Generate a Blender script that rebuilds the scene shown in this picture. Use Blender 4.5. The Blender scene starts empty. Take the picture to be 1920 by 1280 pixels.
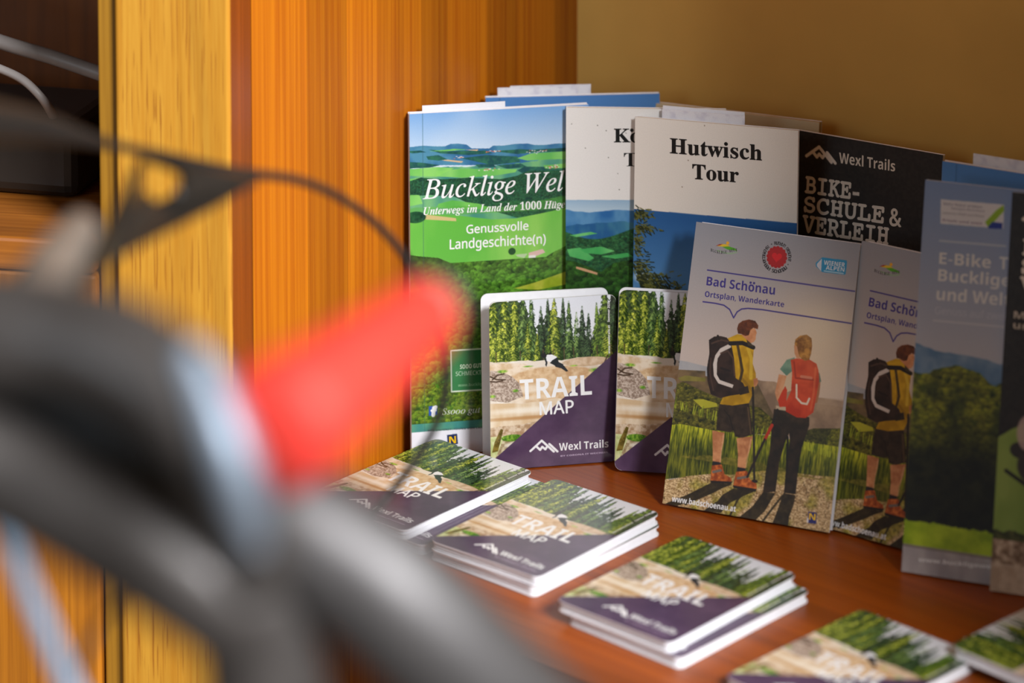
import bpy, bmesh, math, os
import numpy as np
from mathutils import Vector, Matrix

# ------------------------------------------------------------------ camera, light, exposure
SC = bpy.context.scene
COL = SC.collection
cam_d = bpy.data.cameras.new('camera')
cam = bpy.data.objects.new('camera', cam_d)
COL.objects.link(cam)
cam.location = (0.0, -1.6, 0.67589)
cam.rotation_euler = (math.radians(85.0), 0.0, 0.0)      # level-ish view through a shifted 105 mm lens: verticals stay upright
cam_d.sensor_width = 36.0
cam_d.lens = 105.0
cam_d.shift_y = -0.78162
cam_d.clip_start = 0.02
cam_d.dof.use_dof = True
cam_d.dof.focus_distance = 1.684
cam_d.dof.aperture_fstop = 4.1
SC.camera = cam

SC.view_settings.view_transform = 'Standard'
SC.view_settings.look = 'None'
SC.view_settings.exposure = 0.0
SC.view_settings.gamma = 1.0
SC.view_settings.use_curve_mapping = False

world = bpy.data.worlds.new('room_ambience')
SC.world = world
world.use_nodes = True
world.node_tree.nodes['Background'].inputs[0].default_value = (1.0, 0.70, 0.42, 1)
world.node_tree.nodes['Background'].inputs[1].default_value = 0.14


def area(name, loc, target, sx, sy, watts, col):
    d = bpy.data.lights.new(name, 'AREA')
    d.shape = 'RECTANGLE'; d.size = sx; d.size_y = sy
    d.energy = watts; d.color = col
    o = bpy.data.objects.new(name, d)
    o.location = loc
    o.rotation_euler = (Vector(target) - Vector(loc)).to_track_quat('-Z', 'Y').to_euler()
    COL.objects.link(o)
    return o


# daylight from the window to the right in front of the shelf, and a dimmer window behind the camera
area('window_daylight', (1.90, -2.66, 2.15), (0.0, 0.03, 0.08), 1.25, 0.8, 315.0, (0.97, 0.98, 1.0))
area('far_window_daylight', (-1.9, -2.6, 1.2), (-0.1, -0.5, 0.15), 0.9, 1.2, 16.0, (0.72, 0.86, 1.0))

# ------------------------------------------------------------------ small helpers
def lin(c):
    c = np.asarray(c, float) / 255.0
    return np.where(c <= 0.04045, c / 12.92, ((c + 0.055) / 1.055) ** 2.4)


def L4(c):
    r = lin(c)
    return (float(r[0]), float(r[1]), float(r[2]), 1.0)


def mesh_obj(name, verts, faces, mats, parent=None, smooth=False, mat_idx=None):
    me = bpy.data.meshes.new(name)
    me.from_pydata([tuple(v) for v in verts], [], [tuple(f) for f in faces])
    for m in (mats if isinstance(mats, (list, tuple)) else [mats]):
        me.materials.append(m)
    if mat_idx is not None:
        me.polygons.foreach_set('material_index', mat_idx)
    if smooth:
        me.polygons.foreach_set('use_smooth', [True] * len(me.polygons))
    me.update()
    o = bpy.data.objects.new(name, me)
    COL.objects.link(o)
    if parent:
        o.parent = parent
    return o


def bm_obj(name, bm, mats, parent=None, smooth=False):
    me = bpy.data.meshes.new(name)
    bmesh.ops.recalc_face_normals(bm, faces=bm.faces)
    bm.to_mesh(me); bm.free()
    for m in (mats if isinstance(mats, (list, tuple)) else [mats]):
        me.materials.append(m)
    if smooth:
        me.polygons.foreach_set('use_smooth', [True] * len(me.polygons))
    o = bpy.data.objects.new(name, me)
    COL.objects.link(o)
    if parent:
        o.parent = parent
    return o


def thing(name, label, cat, loc=(0, 0, 0), rot=(0, 0, 0), group=None):
    o = bpy.data.objects.new(name, None)
    o.empty_display_size = 0.02
    COL.objects.link(o)
    o.location = loc; o.rotation_euler = rot
    o['label'] = label; o['category'] = cat
    if group: o['group'] = group
    return o


def tag(o, label, cat, group=None):
    o['label'] = label; o['category'] = cat
    if group: o['group'] = group
    return o


def box_bm(bm, x0, x1, y0, y1, z0, z1, bev=0.0, seg=2):
    r = bmesh.ops.create_cube(bm, size=1.0)
    vs = r['verts']
    for v in vs:
        v.co = Vector(((x0 + x1) / 2 + v.co.x * (x1 - x0), (y0 + y1) / 2 + v.co.y * (y1 - y0), (z0 + z1) / 2 + v.co.z * (z1 - z0)))
    if bev > 0:
        es = list({e for v in vs for e in v.link_edges})
        bmesh.ops.bevel(bm, geom=es, offset=bev, segments=seg, affect='EDGES', profile=0.5)


def prism_bm(bm, pts, z0, z1):
    a = [bm.verts.new((x, y, z0)) for x, y in pts]
    b = [bm.verts.new((x, y, z1)) for x, y in pts]
    n = len(pts)
    bm.faces.new(a[::-1]); bm.faces.new(b)
    for i in range(n):
        bm.faces.new((a[i], a[(i + 1) % n], b[(i + 1) % n], b[i]))


def catmull(P, n):
    P = np.asarray(P, float)
    Q = np.vstack([2 * P[0] - P[1], P, 2 * P[-1] - P[-2]])
    out = []
    for i in range(len(P) - 1):
        p0, p1, p2, p3 = Q[i:i + 4]
        for t in np.linspace(0, 1, n, endpoint=False):
            out.append(0.5 * ((2 * p1) + (p2 - p0) * t + (2 * p0 - 5 * p1 + 4 * p2 - p3) * t * t + (3 * p1 - p0 - 3 * p2 + p3) * t ** 3))
    out.append(P[-1])
    return np.array(out)


def tube_geo(path, seg=16, n=8, cap=True, ribs=None):
    """path: (x,y,z,r) control points -> verts, faces of a smooth tube."""
    C = catmull(path, n) if n > 1 else np.asarray(path, float)
    p, r = C[:, :3], np.maximum(C[:, 3], 1e-4)
    if ribs is not None:
        s = np.concatenate([[0], np.cumsum(np.linalg.norm(np.diff(p, axis=0), axis=1))])
        r = r * (1 + ribs[1] * np.sin(s / ribs[0] * 2 * math.pi))
    T = np.gradient(p, axis=0); T /= np.linalg.norm(T, axis=1)[:, None]
    up = np.array([0, 0, 1.0]) if abs(T[0][2]) < 0.9 else np.array([1.0, 0, 0])
    N = np.cross(T[0], up); N /= np.linalg.norm(N)
    V = []; Fc = []
    for i in range(len(p)):
        N = N - T[i] * (N @ T[i]); N /= np.linalg.norm(N)
        B = np.cross(T[i], N)
        for k in range(seg):
            a = 2 * math.pi * k / seg
            V.append(p[i] + r[i] * (math.cos(a) * N + math.sin(a) * B))
    for i in range(len(p) - 1):
        for k in range(seg):
            k2 = (k + 1) % seg
            Fc.append((i * seg + k, i * seg + k2, (i + 1) * seg + k2, (i + 1) * seg + k))
    if cap:
        Fc.append(tuple(range(seg))[::-1])
        Fc.append(tuple((len(p) - 1) * seg + k for k in range(seg)))
    return V, Fc


def tube(name, path, mat, parent=None, seg=16, n=8, ribs=None):
    V, Fc = tube_geo(path, seg, n, True, ribs)
    return mesh_obj(name, V, Fc, mat, parent, smooth=True)


# ------------------------------------------------------------------ materials
def new_mat(name):
    m = bpy.data.materials.new(name); m.use_nodes = True
    nt = m.node_tree
    return m, nt, nt.nodes['Principled BSDF']


def N(nt, typ, **kw):
    n = nt.nodes.new(typ)
    for k, v in kw.items():
        setattr(n, k, v)
    return n


def ramp(nt, stops, interp='LINEAR'):
    r = N(nt, 'ShaderNodeValToRGB')
    r.color_ramp.interpolation = interp
    while len(r.color_ramp.elements) < len(stops):
        r.color_ramp.elements.new(0.5)
    for e, (p, c) in zip(r.color_ramp.elements, stops):
        e.position = p; e.color = c
    return r


def noise_in(nt, scale3, detail=3.0, rough=0.55, scale=1.0, dist=0.0):
    tc = N(nt, 'ShaderNodeTexCoord'); mp = N(nt, 'ShaderNodeMapping'); nz = N(nt, 'ShaderNodeTexNoise')
    mp.inputs['Scale'].default_value = scale3
    nz.inputs['Scale'].default_value = scale; nz.inputs['Detail'].default_value = detail
    nz.inputs['Roughness'].default_value = rough; nz.inputs['Distortion'].default_value = dist
    nt.links.new(tc.outputs['Object'], mp.inputs[0]); nt.links.new(mp.outputs[0], nz.inputs['Vector'])
    return nz


def mixc(nt, a, b, fac, mode='MIX'):
    m = N(nt, 'ShaderNodeMix', data_type='RGBA', blend_type=mode)
    for sock, val in ((m.inputs['Factor'], fac), (m.inputs[6], a), (m.inputs[7], b)):
        if hasattr(val, 'is_linked'):
            nt.links.new(val, sock)
        else:
            sock.default_value = val
    return m.outputs[2]


def wood(name, light, dark, fine, broad, rough=0.4, coat=0.25, pores=None, fine_amt=1.0, bumpd=0.05, boards_shade=None):
    """fine / broad: mapping scales of the grain noise in object space (stretched along the grain)."""
    m, nt, bs = new_mat(name)
    a = noise_in(nt, fine, 4.0, 0.6, dist=0.3)
    b = noise_in(nt, broad, 2.0, 0.5, dist=0.6)
    r1 = ramp(nt, [(0.36, L4(dark)), (0.62, L4(light))])
    nt.links.new(a.outputs['Fac'], r1.inputs[0])
    mid = [(l * 0.62 + d * 0.38) for l, d in zip(light, dark)]
    r2 = ramp(nt, [(0.32, L4([c * 0.80 for c in mid])), (0.5, L4(mid)), (0.68, L4(light))])
    nt.links.new(b.outputs['Fac'], r2.inputs[0])
    c = mixc(nt, r2.outputs[0], r1.outputs[0], 0.5 * fine_amt)
    if pores:
        pz = noise_in(nt, pores[0], 1.0, 0.5)
        pr = ramp(nt, [(pores[1], (1, 1, 1, 1)), (pores[1] + 0.05, (0, 0, 0, 1))])
        pr.color_ramp.elements[0].color = (0, 0, 0, 1); pr.color_ramp.elements[1].color = (1, 1, 1, 1)
        nt.links.new(pz.outputs['Fac'], pr.inputs[0])
        c = mixc(nt, c, L4(pores[2]), pr.outputs[0])
    if boards_shade:                                            # glued-up staves, their tones also carrying painted shade
        tc = N(nt, 'ShaderNodeTexCoord'); sx = N(nt, 'ShaderNodeSeparateXYZ'); mr = N(nt, 'ShaderNodeMapRange')
        mr.inputs['From Min'].default_value = boards_shade[0]; mr.inputs['From Max'].default_value = boards_shade[1]
        nt.links.new(tc.outputs['Object'], sx.inputs[0]); nt.links.new(sx.outputs[0], mr.inputs[0])
        br = ramp(nt, [(p_, (v_, v_, v_, 1)) for p_, v_ in boards_shade[2]], 'CONSTANT')
        nt.links.new(mr.outputs[0], br.inputs[0])
        c = mixc(nt, c, br.outputs[0], 1.0, 'MULTIPLY')
    nt.links.new(c, bs.inputs['Base Color'])
    bs.inputs['Roughness'].default_value = rough
    bs.inputs['Coat Weight'].default_value = coat
    bs.inputs['Coat Roughness'].default_value = 0.25
    bp = N(nt, 'ShaderNodeBump'); bp.inputs['Strength'].default_value = bumpd; bp.inputs['Distance'].default_value = 0.001
    nt.links.new(a.outputs['Fac'], bp.inputs['Height']); nt.links.new(bp.outputs[0], bs.inputs['Normal'])
    return m


def plain(name, col, rough=0.5, metal=0.0, coat=0.0, var=0.06, nscale=60.0, spec=0.5):
    m, nt, bs = new_mat(name)
    nz = noise_in(nt, (nscale,) * 3, 3.0)
    lo = [max(0, c * (1 - var)) for c in col]; hi = [min(255, c * (1 + var)) for c in col]
    r = ramp(nt, [(0.3, L4(lo)), (0.7, L4(hi))])
    nt.links.new(nz.outputs['Fac'], r.inputs[0]); nt.links.new(r.outputs[0], bs.inputs['Base Color'])
    bs.inputs['Roughness'].default_value = rough; bs.inputs['Metallic'].default_value = metal
    bs.inputs['Coat Weight'].default_value = coat; bs.inputs['Specular IOR Level'].default_value = spec
    return m


def print_mat(name, rough, coat, coat_rough):
    m, nt, bs = new_mat(name)
    at = N(nt, 'ShaderNodeAttribute'); at.attribute_name = 'ink'
    nz = noise_in(nt, (1500, 1500, 1500), 2.0)
    r = ramp(nt, [(0.3, (0.94, 0.94, 0.94, 1)), (0.7, (1, 1, 1, 1))])
    nt.links.new(nz.outputs['Fac'], r.inputs[0])
    c = mixc(nt, at.outputs['Color'], r.outputs[0], 1.0, 'MULTIPLY')
    nt.links.new(c, bs.inputs['Base Color'])
    bs.inputs['Roughness'].default_value = rough
    bs.inputs['Coat Weight'].default_value = coat; bs.inputs['Coat Roughness'].default_value = coat_rough
    bs.inputs['Specular IOR Level'].default_value = 0.28
    return m


M = {}
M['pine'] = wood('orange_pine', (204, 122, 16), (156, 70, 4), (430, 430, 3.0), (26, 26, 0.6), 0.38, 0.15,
                 boards_shade=(-0.28, 0.0, [(0, .92), (.16, 1.0), (.165, .74), (.28, .98), (.37, .84), (.50, .66), (.58, .80), (.70, .58), (.80, .66), (.92, .5)]))  # staves step darker towards the corner: its shade is put into their tones
M['pine_shaded'] = wood('shaded_pine_edge', (150, 72, 8), (104, 42, 3), (500, 500, 4.0), (60, 60, 1.0), 0.45, 0.2)  # darker pine for the panel edge, shade painted into the wood colour
M['oak'] = wood('golden_oak', (206, 150, 50), (180, 116, 24), (420, 420, 8.0), (50, 50, 2.0), 0.42, 0.2,
                pores=((950, 950, 24.0), 0.61, (160, 100, 26)))
M['oak_edge'] = wood('olive_oak_edge', (170, 122, 34), (128, 84, 16), (300, 300, 6.0), (60, 60, 2.0), 0.4, 0.2)
M['shelf'] = wood('red_brown_shelf', (166, 80, 4), (104, 40, 1), (3.0, 420, 420), (2.0, 40, 40), 0.40, 0.12, fine_amt=0.7)
M['drawer'] = wood('amber_drawer_front', (196, 122, 26), (128, 68, 8), (240, 240, 5.0), (40, 40, 1.5), 0.45, 0.2)
M['recess'] = wood('dark_recess_wood', (150, 82, 20), (88, 44, 8), (90, 90, 5.0), (12, 12, 1.0), 0.5, 0.1)
M['ledge'] = wood('brown_ledge', (176, 106, 36), (110, 58, 14), (4.0, 300, 300), (2, 24, 24), 0.4, 0.2)
M['plaster'] = plain('beige_plaster', (200, 158, 82), 0.85, var=0.04, nscale=9.0, spec=0.2)
M['floor'] = plain('grey_floor', (96, 90, 84), 0.6, var=0.1, nscale=5.0)
M['paper'] = plain('white_paper', (232, 232, 236), 0.6, var=0.015, nscale=300.0)
M['board'] = plain('white_coated_board', (236, 236, 240), 0.35, coat=0.3, var=0.012, nscale=200.0)
M['cream'] = plain('cream_paper_edge', (196, 172, 128), 0.7, var=0.06, nscale=400.0)
M['gloss'] = print_mat('laminated_print', 0.30, 0.45, 0.12)
M['matte'] = print_mat('offset_print', 0.5, 0.04, 0.3)
M['red_rubber'] = plain('red_rubber', (216, 58, 48), 0.5, var=0.04)
M['black_rubber'] = plain('black_rubber', (30, 27, 25), 0.55, var=0.08)
M['grey_metal'] = plain('anthracite_lacquer', (66, 62, 60), 0.46, 0.35, coat=0.1, var=0.05)
M['alloy'] = plain('brushed_alloy', (132, 144, 158), 0.5, metal=0.6, var=0.04)
M['grey_plastic'] = plain('grey_plastic', (120, 112, 104), 0.5, var=0.05)
M['black_plastic'] = plain('black_plastic', (34, 30, 26), 0.45, var=0.08)
M['frame_lacquer'] = plain('dark_frame_lacquer', (88, 86, 86), 0.5, 0.6, var=0.05)
M['blue_lacquer'] = plain('light_blue_lacquer', (172, 206, 236), 0.35, coat=0.4, var=0.03)
M['cable'] = plain('grey_cable_sheath', (150, 142, 138), 0.45, var=0.04)

# ------------------------------------------------------------------ printed artwork: a small procedural painter
def vnoise(h, w, fy, fx, seed, octs=3, gain=0.55):
    rng = np.random.default_rng(seed)
    out = np.zeros((h, w)); amp = 1.0; tot = 0.0
    for o in range(octs):
        gy, gx = max(2, int(fy * 2 ** o)), max(2, int(fx * 2 ** o))
        g = rng.random((gy + 2, gx + 2))
        y = np.linspace(0, gy, h); x = np.linspace(0, gx, w)
        yi = y.astype(int); xi = x.astype(int)
        ty = (y - yi)[:, None]; tx = (x - xi)[None, :]
        ty = ty * ty * (3 - 2 * ty); tx = tx * tx * (3 - 2 * tx)
        a = g[yi][:, xi]; b = g[yi][:, xi + 1]; c = g[yi + 1][:, xi]; d = g[yi + 1][:, xi + 1]
        out += amp * ((a * (1 - tx) + b * tx) * (1 - ty) + (c * (1 - tx) + d * tx) * ty)
        tot += amp; amp *= gain
    return out / tot


class Art:
    def __init__(s, w, h, per_mm, base=(255, 255, 255)):
        s.w, s.h = w, h
        s.W, s.H = int(w * 1000 * per_mm) + 1, int(h * 1000 * per_mm) + 1
        s.a = np.ones((s.H, s.W, 3)) * np.array(base, float)
        s.U = (np.arange(s.W) / (s.W - 1))[None, :]
        s.V = (np.arange(s.H) / (s.H - 1))[:, None]
        s.asp = h / w
        s.texts = []
        s.seed = 11

    def noise(s, fu, octs=3, seed=None, stretch=1.0):
        if seed is None:
            s.seed += 1; seed = s.seed
        return vnoise(s.H, s.W, fu * s.asp * stretch, fu, seed, octs)

    def put(s, mask, col, alpha=1.0):
        m = (mask * alpha)[..., None] if np.ndim(alpha) == 0 else (mask * alpha)[..., None]
        c = col if isinstance(col, np.ndarray) else np.array(col, float)
        s.a = s.a * (1 - m) + c * m

    def mpoly(s, pts):
        out = np.zeros((s.H, s.W))
        P = np.array(pts, float)
        u0, v0 = P.min(0); u1, v1 = P.max(0)
        i0, i1 = max(0, int(v0 * (s.H - 1)) - 1), min(s.H, int(v1 * (s.H - 1)) + 3)
        j0, j1 = max(0, int(u0 * (s.W - 1)) - 1), min(s.W, int(u1 * (s.W - 1)) + 3)
        if i1 <= i0 or j1 <= j0:
            return out
        acc = 0
        for du, dv in ((-.25, -.25), (.25, -.25), (-.25, .25), (.25, .25)):
            u = s.U[:, j0:j1] + du / s.W; v = s.V[i0:i1] + dv / s.H
            ins = np.zeros((i1 - i0, j1 - j0), bool)
            for (x0, y0), (x1, y1) in zip(P, np.roll(P, -1, 0)):
                if y0 == y1: continue
                c = ((y0 > v) != (y1 > v)) & (u < (x1 - x0) * (v - y0) / (y1 - y0) + x0)
                ins ^= c
            acc = acc + ins
        out[i0:i1, j0:j1] = acc / 4.0
        return out

    def tex(s, c0, c1, fu, octs=3, stretch=1.0, lo=0.3, hi=0.7, seed=None):
        n = np.clip((s.noise(fu, octs, seed, stretch) - lo) / (hi - lo), 0, 1)[..., None]
        return np.array(c0, float) * (1 - n) + np.array(c1, float) * n

    def grad(s, c0, c1, v0=0.0, v1=1.0):
        t = np.clip((s.V - v0) / (v1 - v0), 0, 1)[..., None] + np.zeros((s.H, s.W, 1))
        return np.array(c0, float) * (1 - t) + np.array(c1, float) * t

    def poly(s, pts, col, alpha=1.0):
        s.put(s.mpoly(pts), col, alpha)

    def ragged(s, line, col, amp=0.02, fu=40, below=1.0, alpha=1.0):
        """fill everything below a (u,v) line whose edge is roughened."""
        L = np.array(line); L = L[np.argsort(L[:, 0])]
        e = np.interp(s.U[0], L[:, 0], L[:, 1])
        n = s.noise(fu, 3) - 0.5
        m = np.clip((s.V - (e[None, :] + n * amp * 2)) * s.H / 1.5 + 0.5, 0, 1) * (s.V <= below)
        s.put(m, col, alpha)

    def ell(s, c, ru, rv, col, alpha=1.0, soft=0.12):
        d = np.sqrt(((s.U - c[0]) / ru) ** 2 + ((s.V - c[1]) / rv) ** 2)
        s.put(np.clip((1 - d) / soft, 0, 1), col, alpha)

    def line(s, pts, wid, col, alpha=1.0):
        """polyline, width as a share of the page width."""
        d = np.full((s.H, s.W), 9.0)
        for (x0, y0), (x1, y1) in zip(pts[:-1], pts[1:]):
            y0, y1 = y0 * s.asp, y1 * s.asp
            dx, dy = x1 - x0, y1 - y0
            t = np.clip(((s.U - x0) * dx + (s.V * s.asp - y0) * dy) / (dx * dx + dy * dy + 1e-12), 0, 1)
            d = np.minimum(d, np.hypot(s.U - x0 - t * dx, s.V * s.asp - y0 - t * dy))
        s.put(np.clip((wid / 2 - d) * s.W + 0.5, 0, 1), col, alpha)

    def conifer(s, u, top, base, hw, cd, cl, seed=0):
        """ragged conifer: drooping sprays, lit on the left, dark gaps near the stem."""
        t = np.clip((s.V - top) / (base - top), 0, 1)
        nb = 13 + seed % 5
        n = s.noise(70, 3, 300 + seed)
        n2 = s.noise(26, 3, 900 + seed)
        d = np.abs(s.U - u)
        ph = np.mod(t * nb - d / hw * 1.6 + 1.3 * n2, 1.0)
        wv = hw * (0.05 + 0.95 * t ** 0.8) * (0.70 + 0.30 * ph) * (0.45 + 1.1 * n)
        m = np.clip((wv - d) * s.W / 2.5 + 0.5, 0, 1) * (s.V >= top) * (s.V <= base + 0.015 * n)
        e = np.clip(d / np.maximum(wv, 1e-4), 0, 1)
        f = np.clip(1.5 * (s.noise(64, 3, 500 + seed, .55) - 0.5) + 0.62 + 0.45 * (u - s.U) / hw + 0.50 * (ph - 0.5) - 0.55 * e ** 2 - 0.15 * t, 0, 1)[..., None]
        gap = np.clip((s.noise(48, 3, 700 + seed) - 0.56) * 7, 0, 1)
        c = np.array(cd, float) * (1 - f) + np.array(cl, float) * f
        s.put(m * (1 - 0.7 * gap), c)

    def crowns(s, region, cd, cm, cl, size, seed, density=1.0):
        """woodland: a field of round lit crowns inside a mask."""
        rng = np.random.default_rng(seed)
        s.put(region, s.tex(cd, cm, 30, 3))
        iy, ix = np.nonzero(region > 0.5)
        if len(iy) == 0: return
        n = int(density * region.sum() / (size * s.W) ** 2 / 0.5)
        pick = rng.choice(len(iy), size=min(n, len(iy)), replace=False)
        order = pick[np.argsort(iy[pick])]
        R = max(2, int(size * s.W))
        yy, xx = np.mgrid[-R:R + 1, -R:R + 1]
        for k in order:
            y, x = iy[k], ix[k]
            r = R * rng.uniform(0.55, 1.0)
            d = np.hypot(yy, xx) / r
            lit = np.clip(0.5 - 0.42 * (yy + 0.5 * xx) / r + rng.normal(0, 0.16, d.shape), 0, 1)[..., None]
            m = np.clip((1 - d) * 3, 0, 1) * 0.85
            b = rng.uniform(0.6, 1.15)
            c = (np.array(cd) * (1 - lit) + (np.array(cm) * 0.45 + np.array(cl) * 0.55) * lit) * b
            y0, y1, x0, x1 = max(0, y - R), min(s.H, y + R + 1), max(0, x - R), min(s.W, x + R + 1)
            if y1 <= y0 or x1 <= x0: continue
            sl = (slice(y0 - y + R, y1 - y + R), slice(x0 - x + R, x1 - x + R))
            mm = (m[sl] * np.clip(region[y0:y1, x0:x1] * 1.0, 0, 1))[..., None]
            s.a[y0:y1, x0:x1] = s.a[y0:y1, x0:x1] * (1 - mm) + np.clip(c[sl], 0, 255) * mm

    def text(s, string, style, quad, col, fat=0.0):
        s.texts.append((string, style, quad, col, fat))


FD = bpy.utils.system_resource('DATAFILES', path='fonts')
def load_font(fn):
    try:
        return bpy.data.fonts.load(os.path.join(FD, fn))
    except Exception:
        return None
F_MATH = load_font('NotoSansMath-Regular.woff2')
F_INTER = load_font('Inter.woff2')
STY = {'sans_b': (0x1D5D4, 0x1D5EE, 0x1D7EC), 'serif_b': (0x1D400, 0x1D41A, 0x1D7CE), 'serif_bi': (0x1D468, 0x1D482, 0x1D7CE),
       'serif_i': (0x1D434, 0x1D44E, None), 'slab': (0x1D670, 0x1D68A, 0x1D7F6)}
UML = {'ö': 'o', 'ä': 'a', 'ü': 'u', 'Ö': 'O'}
_glyph_cache = {}


def glyphs(string, style):
    """string -> verts (n,2) normalised so that x in 0..1 over the run and y in 0..1 over its height, plus faces."""
    key = (string, style)
    if key in _glyph_cache:
        return _glyph_cache[key]
    body = ''
    for ch in string:
        ch = UML.get(ch, ch)
        if style in STY and F_MATH:
            U_, l_, d_ = STY[style]
            if 'A' <= ch <= 'Z': ch = chr(U_ + ord(ch) - 65)
            elif 'a' <= ch <= 'z':
                ch = '\u210e' if (style == 'serif_i' and ch == 'h') else chr(l_ + ord(ch) - 97)
            elif '0' <= ch <= '9' and d_: ch = chr(d_ + ord(ch) - 48)
        body += ch
    cu = bpy.data.curves.new('run', 'FONT')
    f = F_MATH or F_INTER
    if f: cu.font = f
    cu.body = body; cu.resolution_u = 5
    ob = bpy.data.objects.new('run', cu); COL.objects.link(ob)
    me = ob.to_mesh()
    V = np.array([v.co[:2] for v in me.vertices]); Fc = [tuple(p.vertices) for p in me.polygons]
    ob.to_mesh_clear(); bpy.data.objects.remove(ob); bpy.data.curves.remove(cu)
    if len(V) == 0:
        V = np.zeros((3, 2)); Fc = []
    lo, hi = V.min(0), V.max(0)
    V = (V - lo) / np.maximum(hi - lo, 1e-6)
    r = (V, Fc, float((hi - lo)[0] / max((hi - lo)[1], 1e-6)))
    _glyph_cache[key] = r
    return r


def text_geo(art, H=None):
    """all printed lettering of a page as flat polygons in page coordinates (x, z), with colours."""
    w, h = art.w, art.h
    V, Fc, Cc = [], [], []
    for string, style, quad, col, fat in art.texts:
        g, gf, _ = glyphs(string, style)
        Q = np.array(quad, float)                       # TL, TR, BR, BL in (u, v)
        shifts = [(0, 0)] if not fat else [(-fat, 0), (fat, 0), (0, -fat), (0, fat), (0, 0)]
        for k, (sx, sy) in enumerate(shifts):
            x, y = g[:, :1], 1 - g[:, 1:]
            uv = (Q[0] * (1 - x) + Q[1] * x) * (1 - y) + (Q[3] * (1 - x) + Q[2] * x) * y
            X = (uv[:, 0] - 0.5) * w + sx; Z = (1 - uv[:, 1]) * h + sy
            b = len(V)
            V.extend([(a, -0.00006 - 0.000012 * k, c) for a, c in zip(X, Z)])
            Fc.extend([tuple(i + b for i in f) for f in gf])
            Cc.extend([lin(col)] * len(g))
    return V, Fc, Cc


def round_pts(w, h, r, n=6):
    pts = []
    for cx, cz, a0 in ((w / 2 - r, h - r, 0), (-w / 2 + r, h - r, 90), (-w / 2 + r, r, 180), (w / 2 - r, r, 270)):
        for i in range(n + 1):
            a = math.radians(a0 + 90 * i / n)
            pts.append((cx + r * math.cos(a), cz + r * math.sin(a)))
    return pts


def slab_geo(w, h, y0, y1, r=0.0, bow=None):
    """upright sheet of board or paper w x h, thickness y0..y1, optional rounded corners."""
    P = round_pts(w, h, r) if r > 0 else [(w / 2, h), (-w / 2, h), (-w / 2, 0), (w / 2, 0)]
    n = len(P)
    V = [(x, y0, z) for x, z in P] + [(x, y1, z) for x, z in P]
    Fc = [tuple(range(n)), tuple(range(2 * n - 1, n - 1, -1))]
    Fc += [(i, i + n, (i + 1) % n + n, (i + 1) % n) for i in range(n)]
    return V, Fc


def cover_mesh(name, art, board, ink, thick, r=0.0):
    """front cover: printed face (fine grid, coloured per vertex), lettering and the board behind, in one mesh."""
    H, W = art.H, art.W
    w, h = art.w, art.h
    X = (np.arange(W) / (W - 1) - 0.5) * w
    Z = (1 - np.arange(H) / (H - 1)) * h
    gx, gz = np.meshgrid(X, Z)
    gx, gz = gx.copy(), gz.copy()
    if r > 0:
        rr = r * 0.97
        cx = np.clip(gx, -w / 2 + r, w / 2 - r); cz = np.clip(gz, r, h - r)
        dx, dz = gx - cx, gz - cz
        d = np.hypot(dx, dz); k = np.where(d > rr, rr / np.maximum(d, 1e-9), 1.0)
        corner = (dx != 0) & (dz != 0)
        gx = np.where(corner, cx + dx * k, gx); gz = np.where(corner, cz + dz * k, gz)
    g = np.stack([gx, np.full_like(gx, -0.00003), gz], -1).reshape(-1, 3)
    idx = np.arange(H * W).reshape(H, W)
    q = np.stack([idx[:-1, :-1], idx[1:, :-1], idx[1:, 1:], idx[:-1, 1:]], -1).reshape(-1, 4)
    tv, tf, tc = text_geo(art)
    sv, sf = slab_geo(w, h, 0.0, thick, r)
    V = np.concatenate([g, np.array(tv).reshape(-1, 3), np.array(sv)])
    nb = len(g); ns = nb + len(tv)
    polys = [tuple(i + nb for i in f) for f in tf] + [tuple(i + ns for i in f) for f in sf]
    me = bpy.data.meshes.new(name)
    loops = np.concatenate([q.reshape(-1)] + [np.array(f) for f in polys]).astype(np.int32)
    starts = np.concatenate([np.arange(len(q)) * 4, len(q) * 4 + np.concatenate([[0], np.cumsum([len(f) for f in polys])[:-1]])]).astype(np.int32)
    me.vertices.add(len(V)); me.vertices.foreach_set('co', V.astype(np.float32).reshape(-1))
    me.loops.add(len(loops)); me.loops.foreach_set('vertex_index', loops)
    me.polygons.add(len(starts)); me.polygons.foreach_set('loop_start', starts)
    me.materials.append(ink); me.materials.append(board)
    mi = np.zeros(len(starts), np.int32); mi[len(q) + len(tf):] = 1
    me.polygons.foreach_set('material_index', mi)
    me.update(calc_edges=True)
    C = np.ones((len(V), 4), np.float32)
    C[:nb, :3] = lin(np.clip(art.a, 0, 255)).reshape(-1, 3) * 0.86
    if len(tc): C[nb:ns, :3] = np.array(tc) * 0.88
    at = me.attributes.new('ink', 'FLOAT_COLOR', 'POINT')
    at.data.foreach_set('color', C.reshape(-1))
    sf_ = me.attributes.new('sharp_face', 'BOOLEAN', 'FACE')
    sf_.data.foreach_set('value', np.ones(len(starts), bool))
    return me


def link_mesh(name, me, parent=None):
    o = bpy.data.objects.new(name, me); COL.objects.link(o)
    if parent: o.parent = parent
    return o


def slabs_obj(name, sheets, mat, parent=None, smooth=False):
    """several sheets (w,h,y0,y1,r,dx,dz) as one mesh (a folded leaflet or a block of pages)."""
    V, Fc = [], []
    for w, h, y0, y1, r, dx, dz in sheets:
        sv, sf = slab_geo(w, h, y0, y1, r)
        b = len(V)
        V += [(x + dx, y, z + dz) for x, y, z in sv]
        Fc += [tuple(i + b for i in f) for f in sf]
    return mesh_obj(name, V, Fc, mat, parent)

# ------------------------------------------------------------------ artwork of each leaflet
WHITE = (250, 250, 250)

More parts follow.
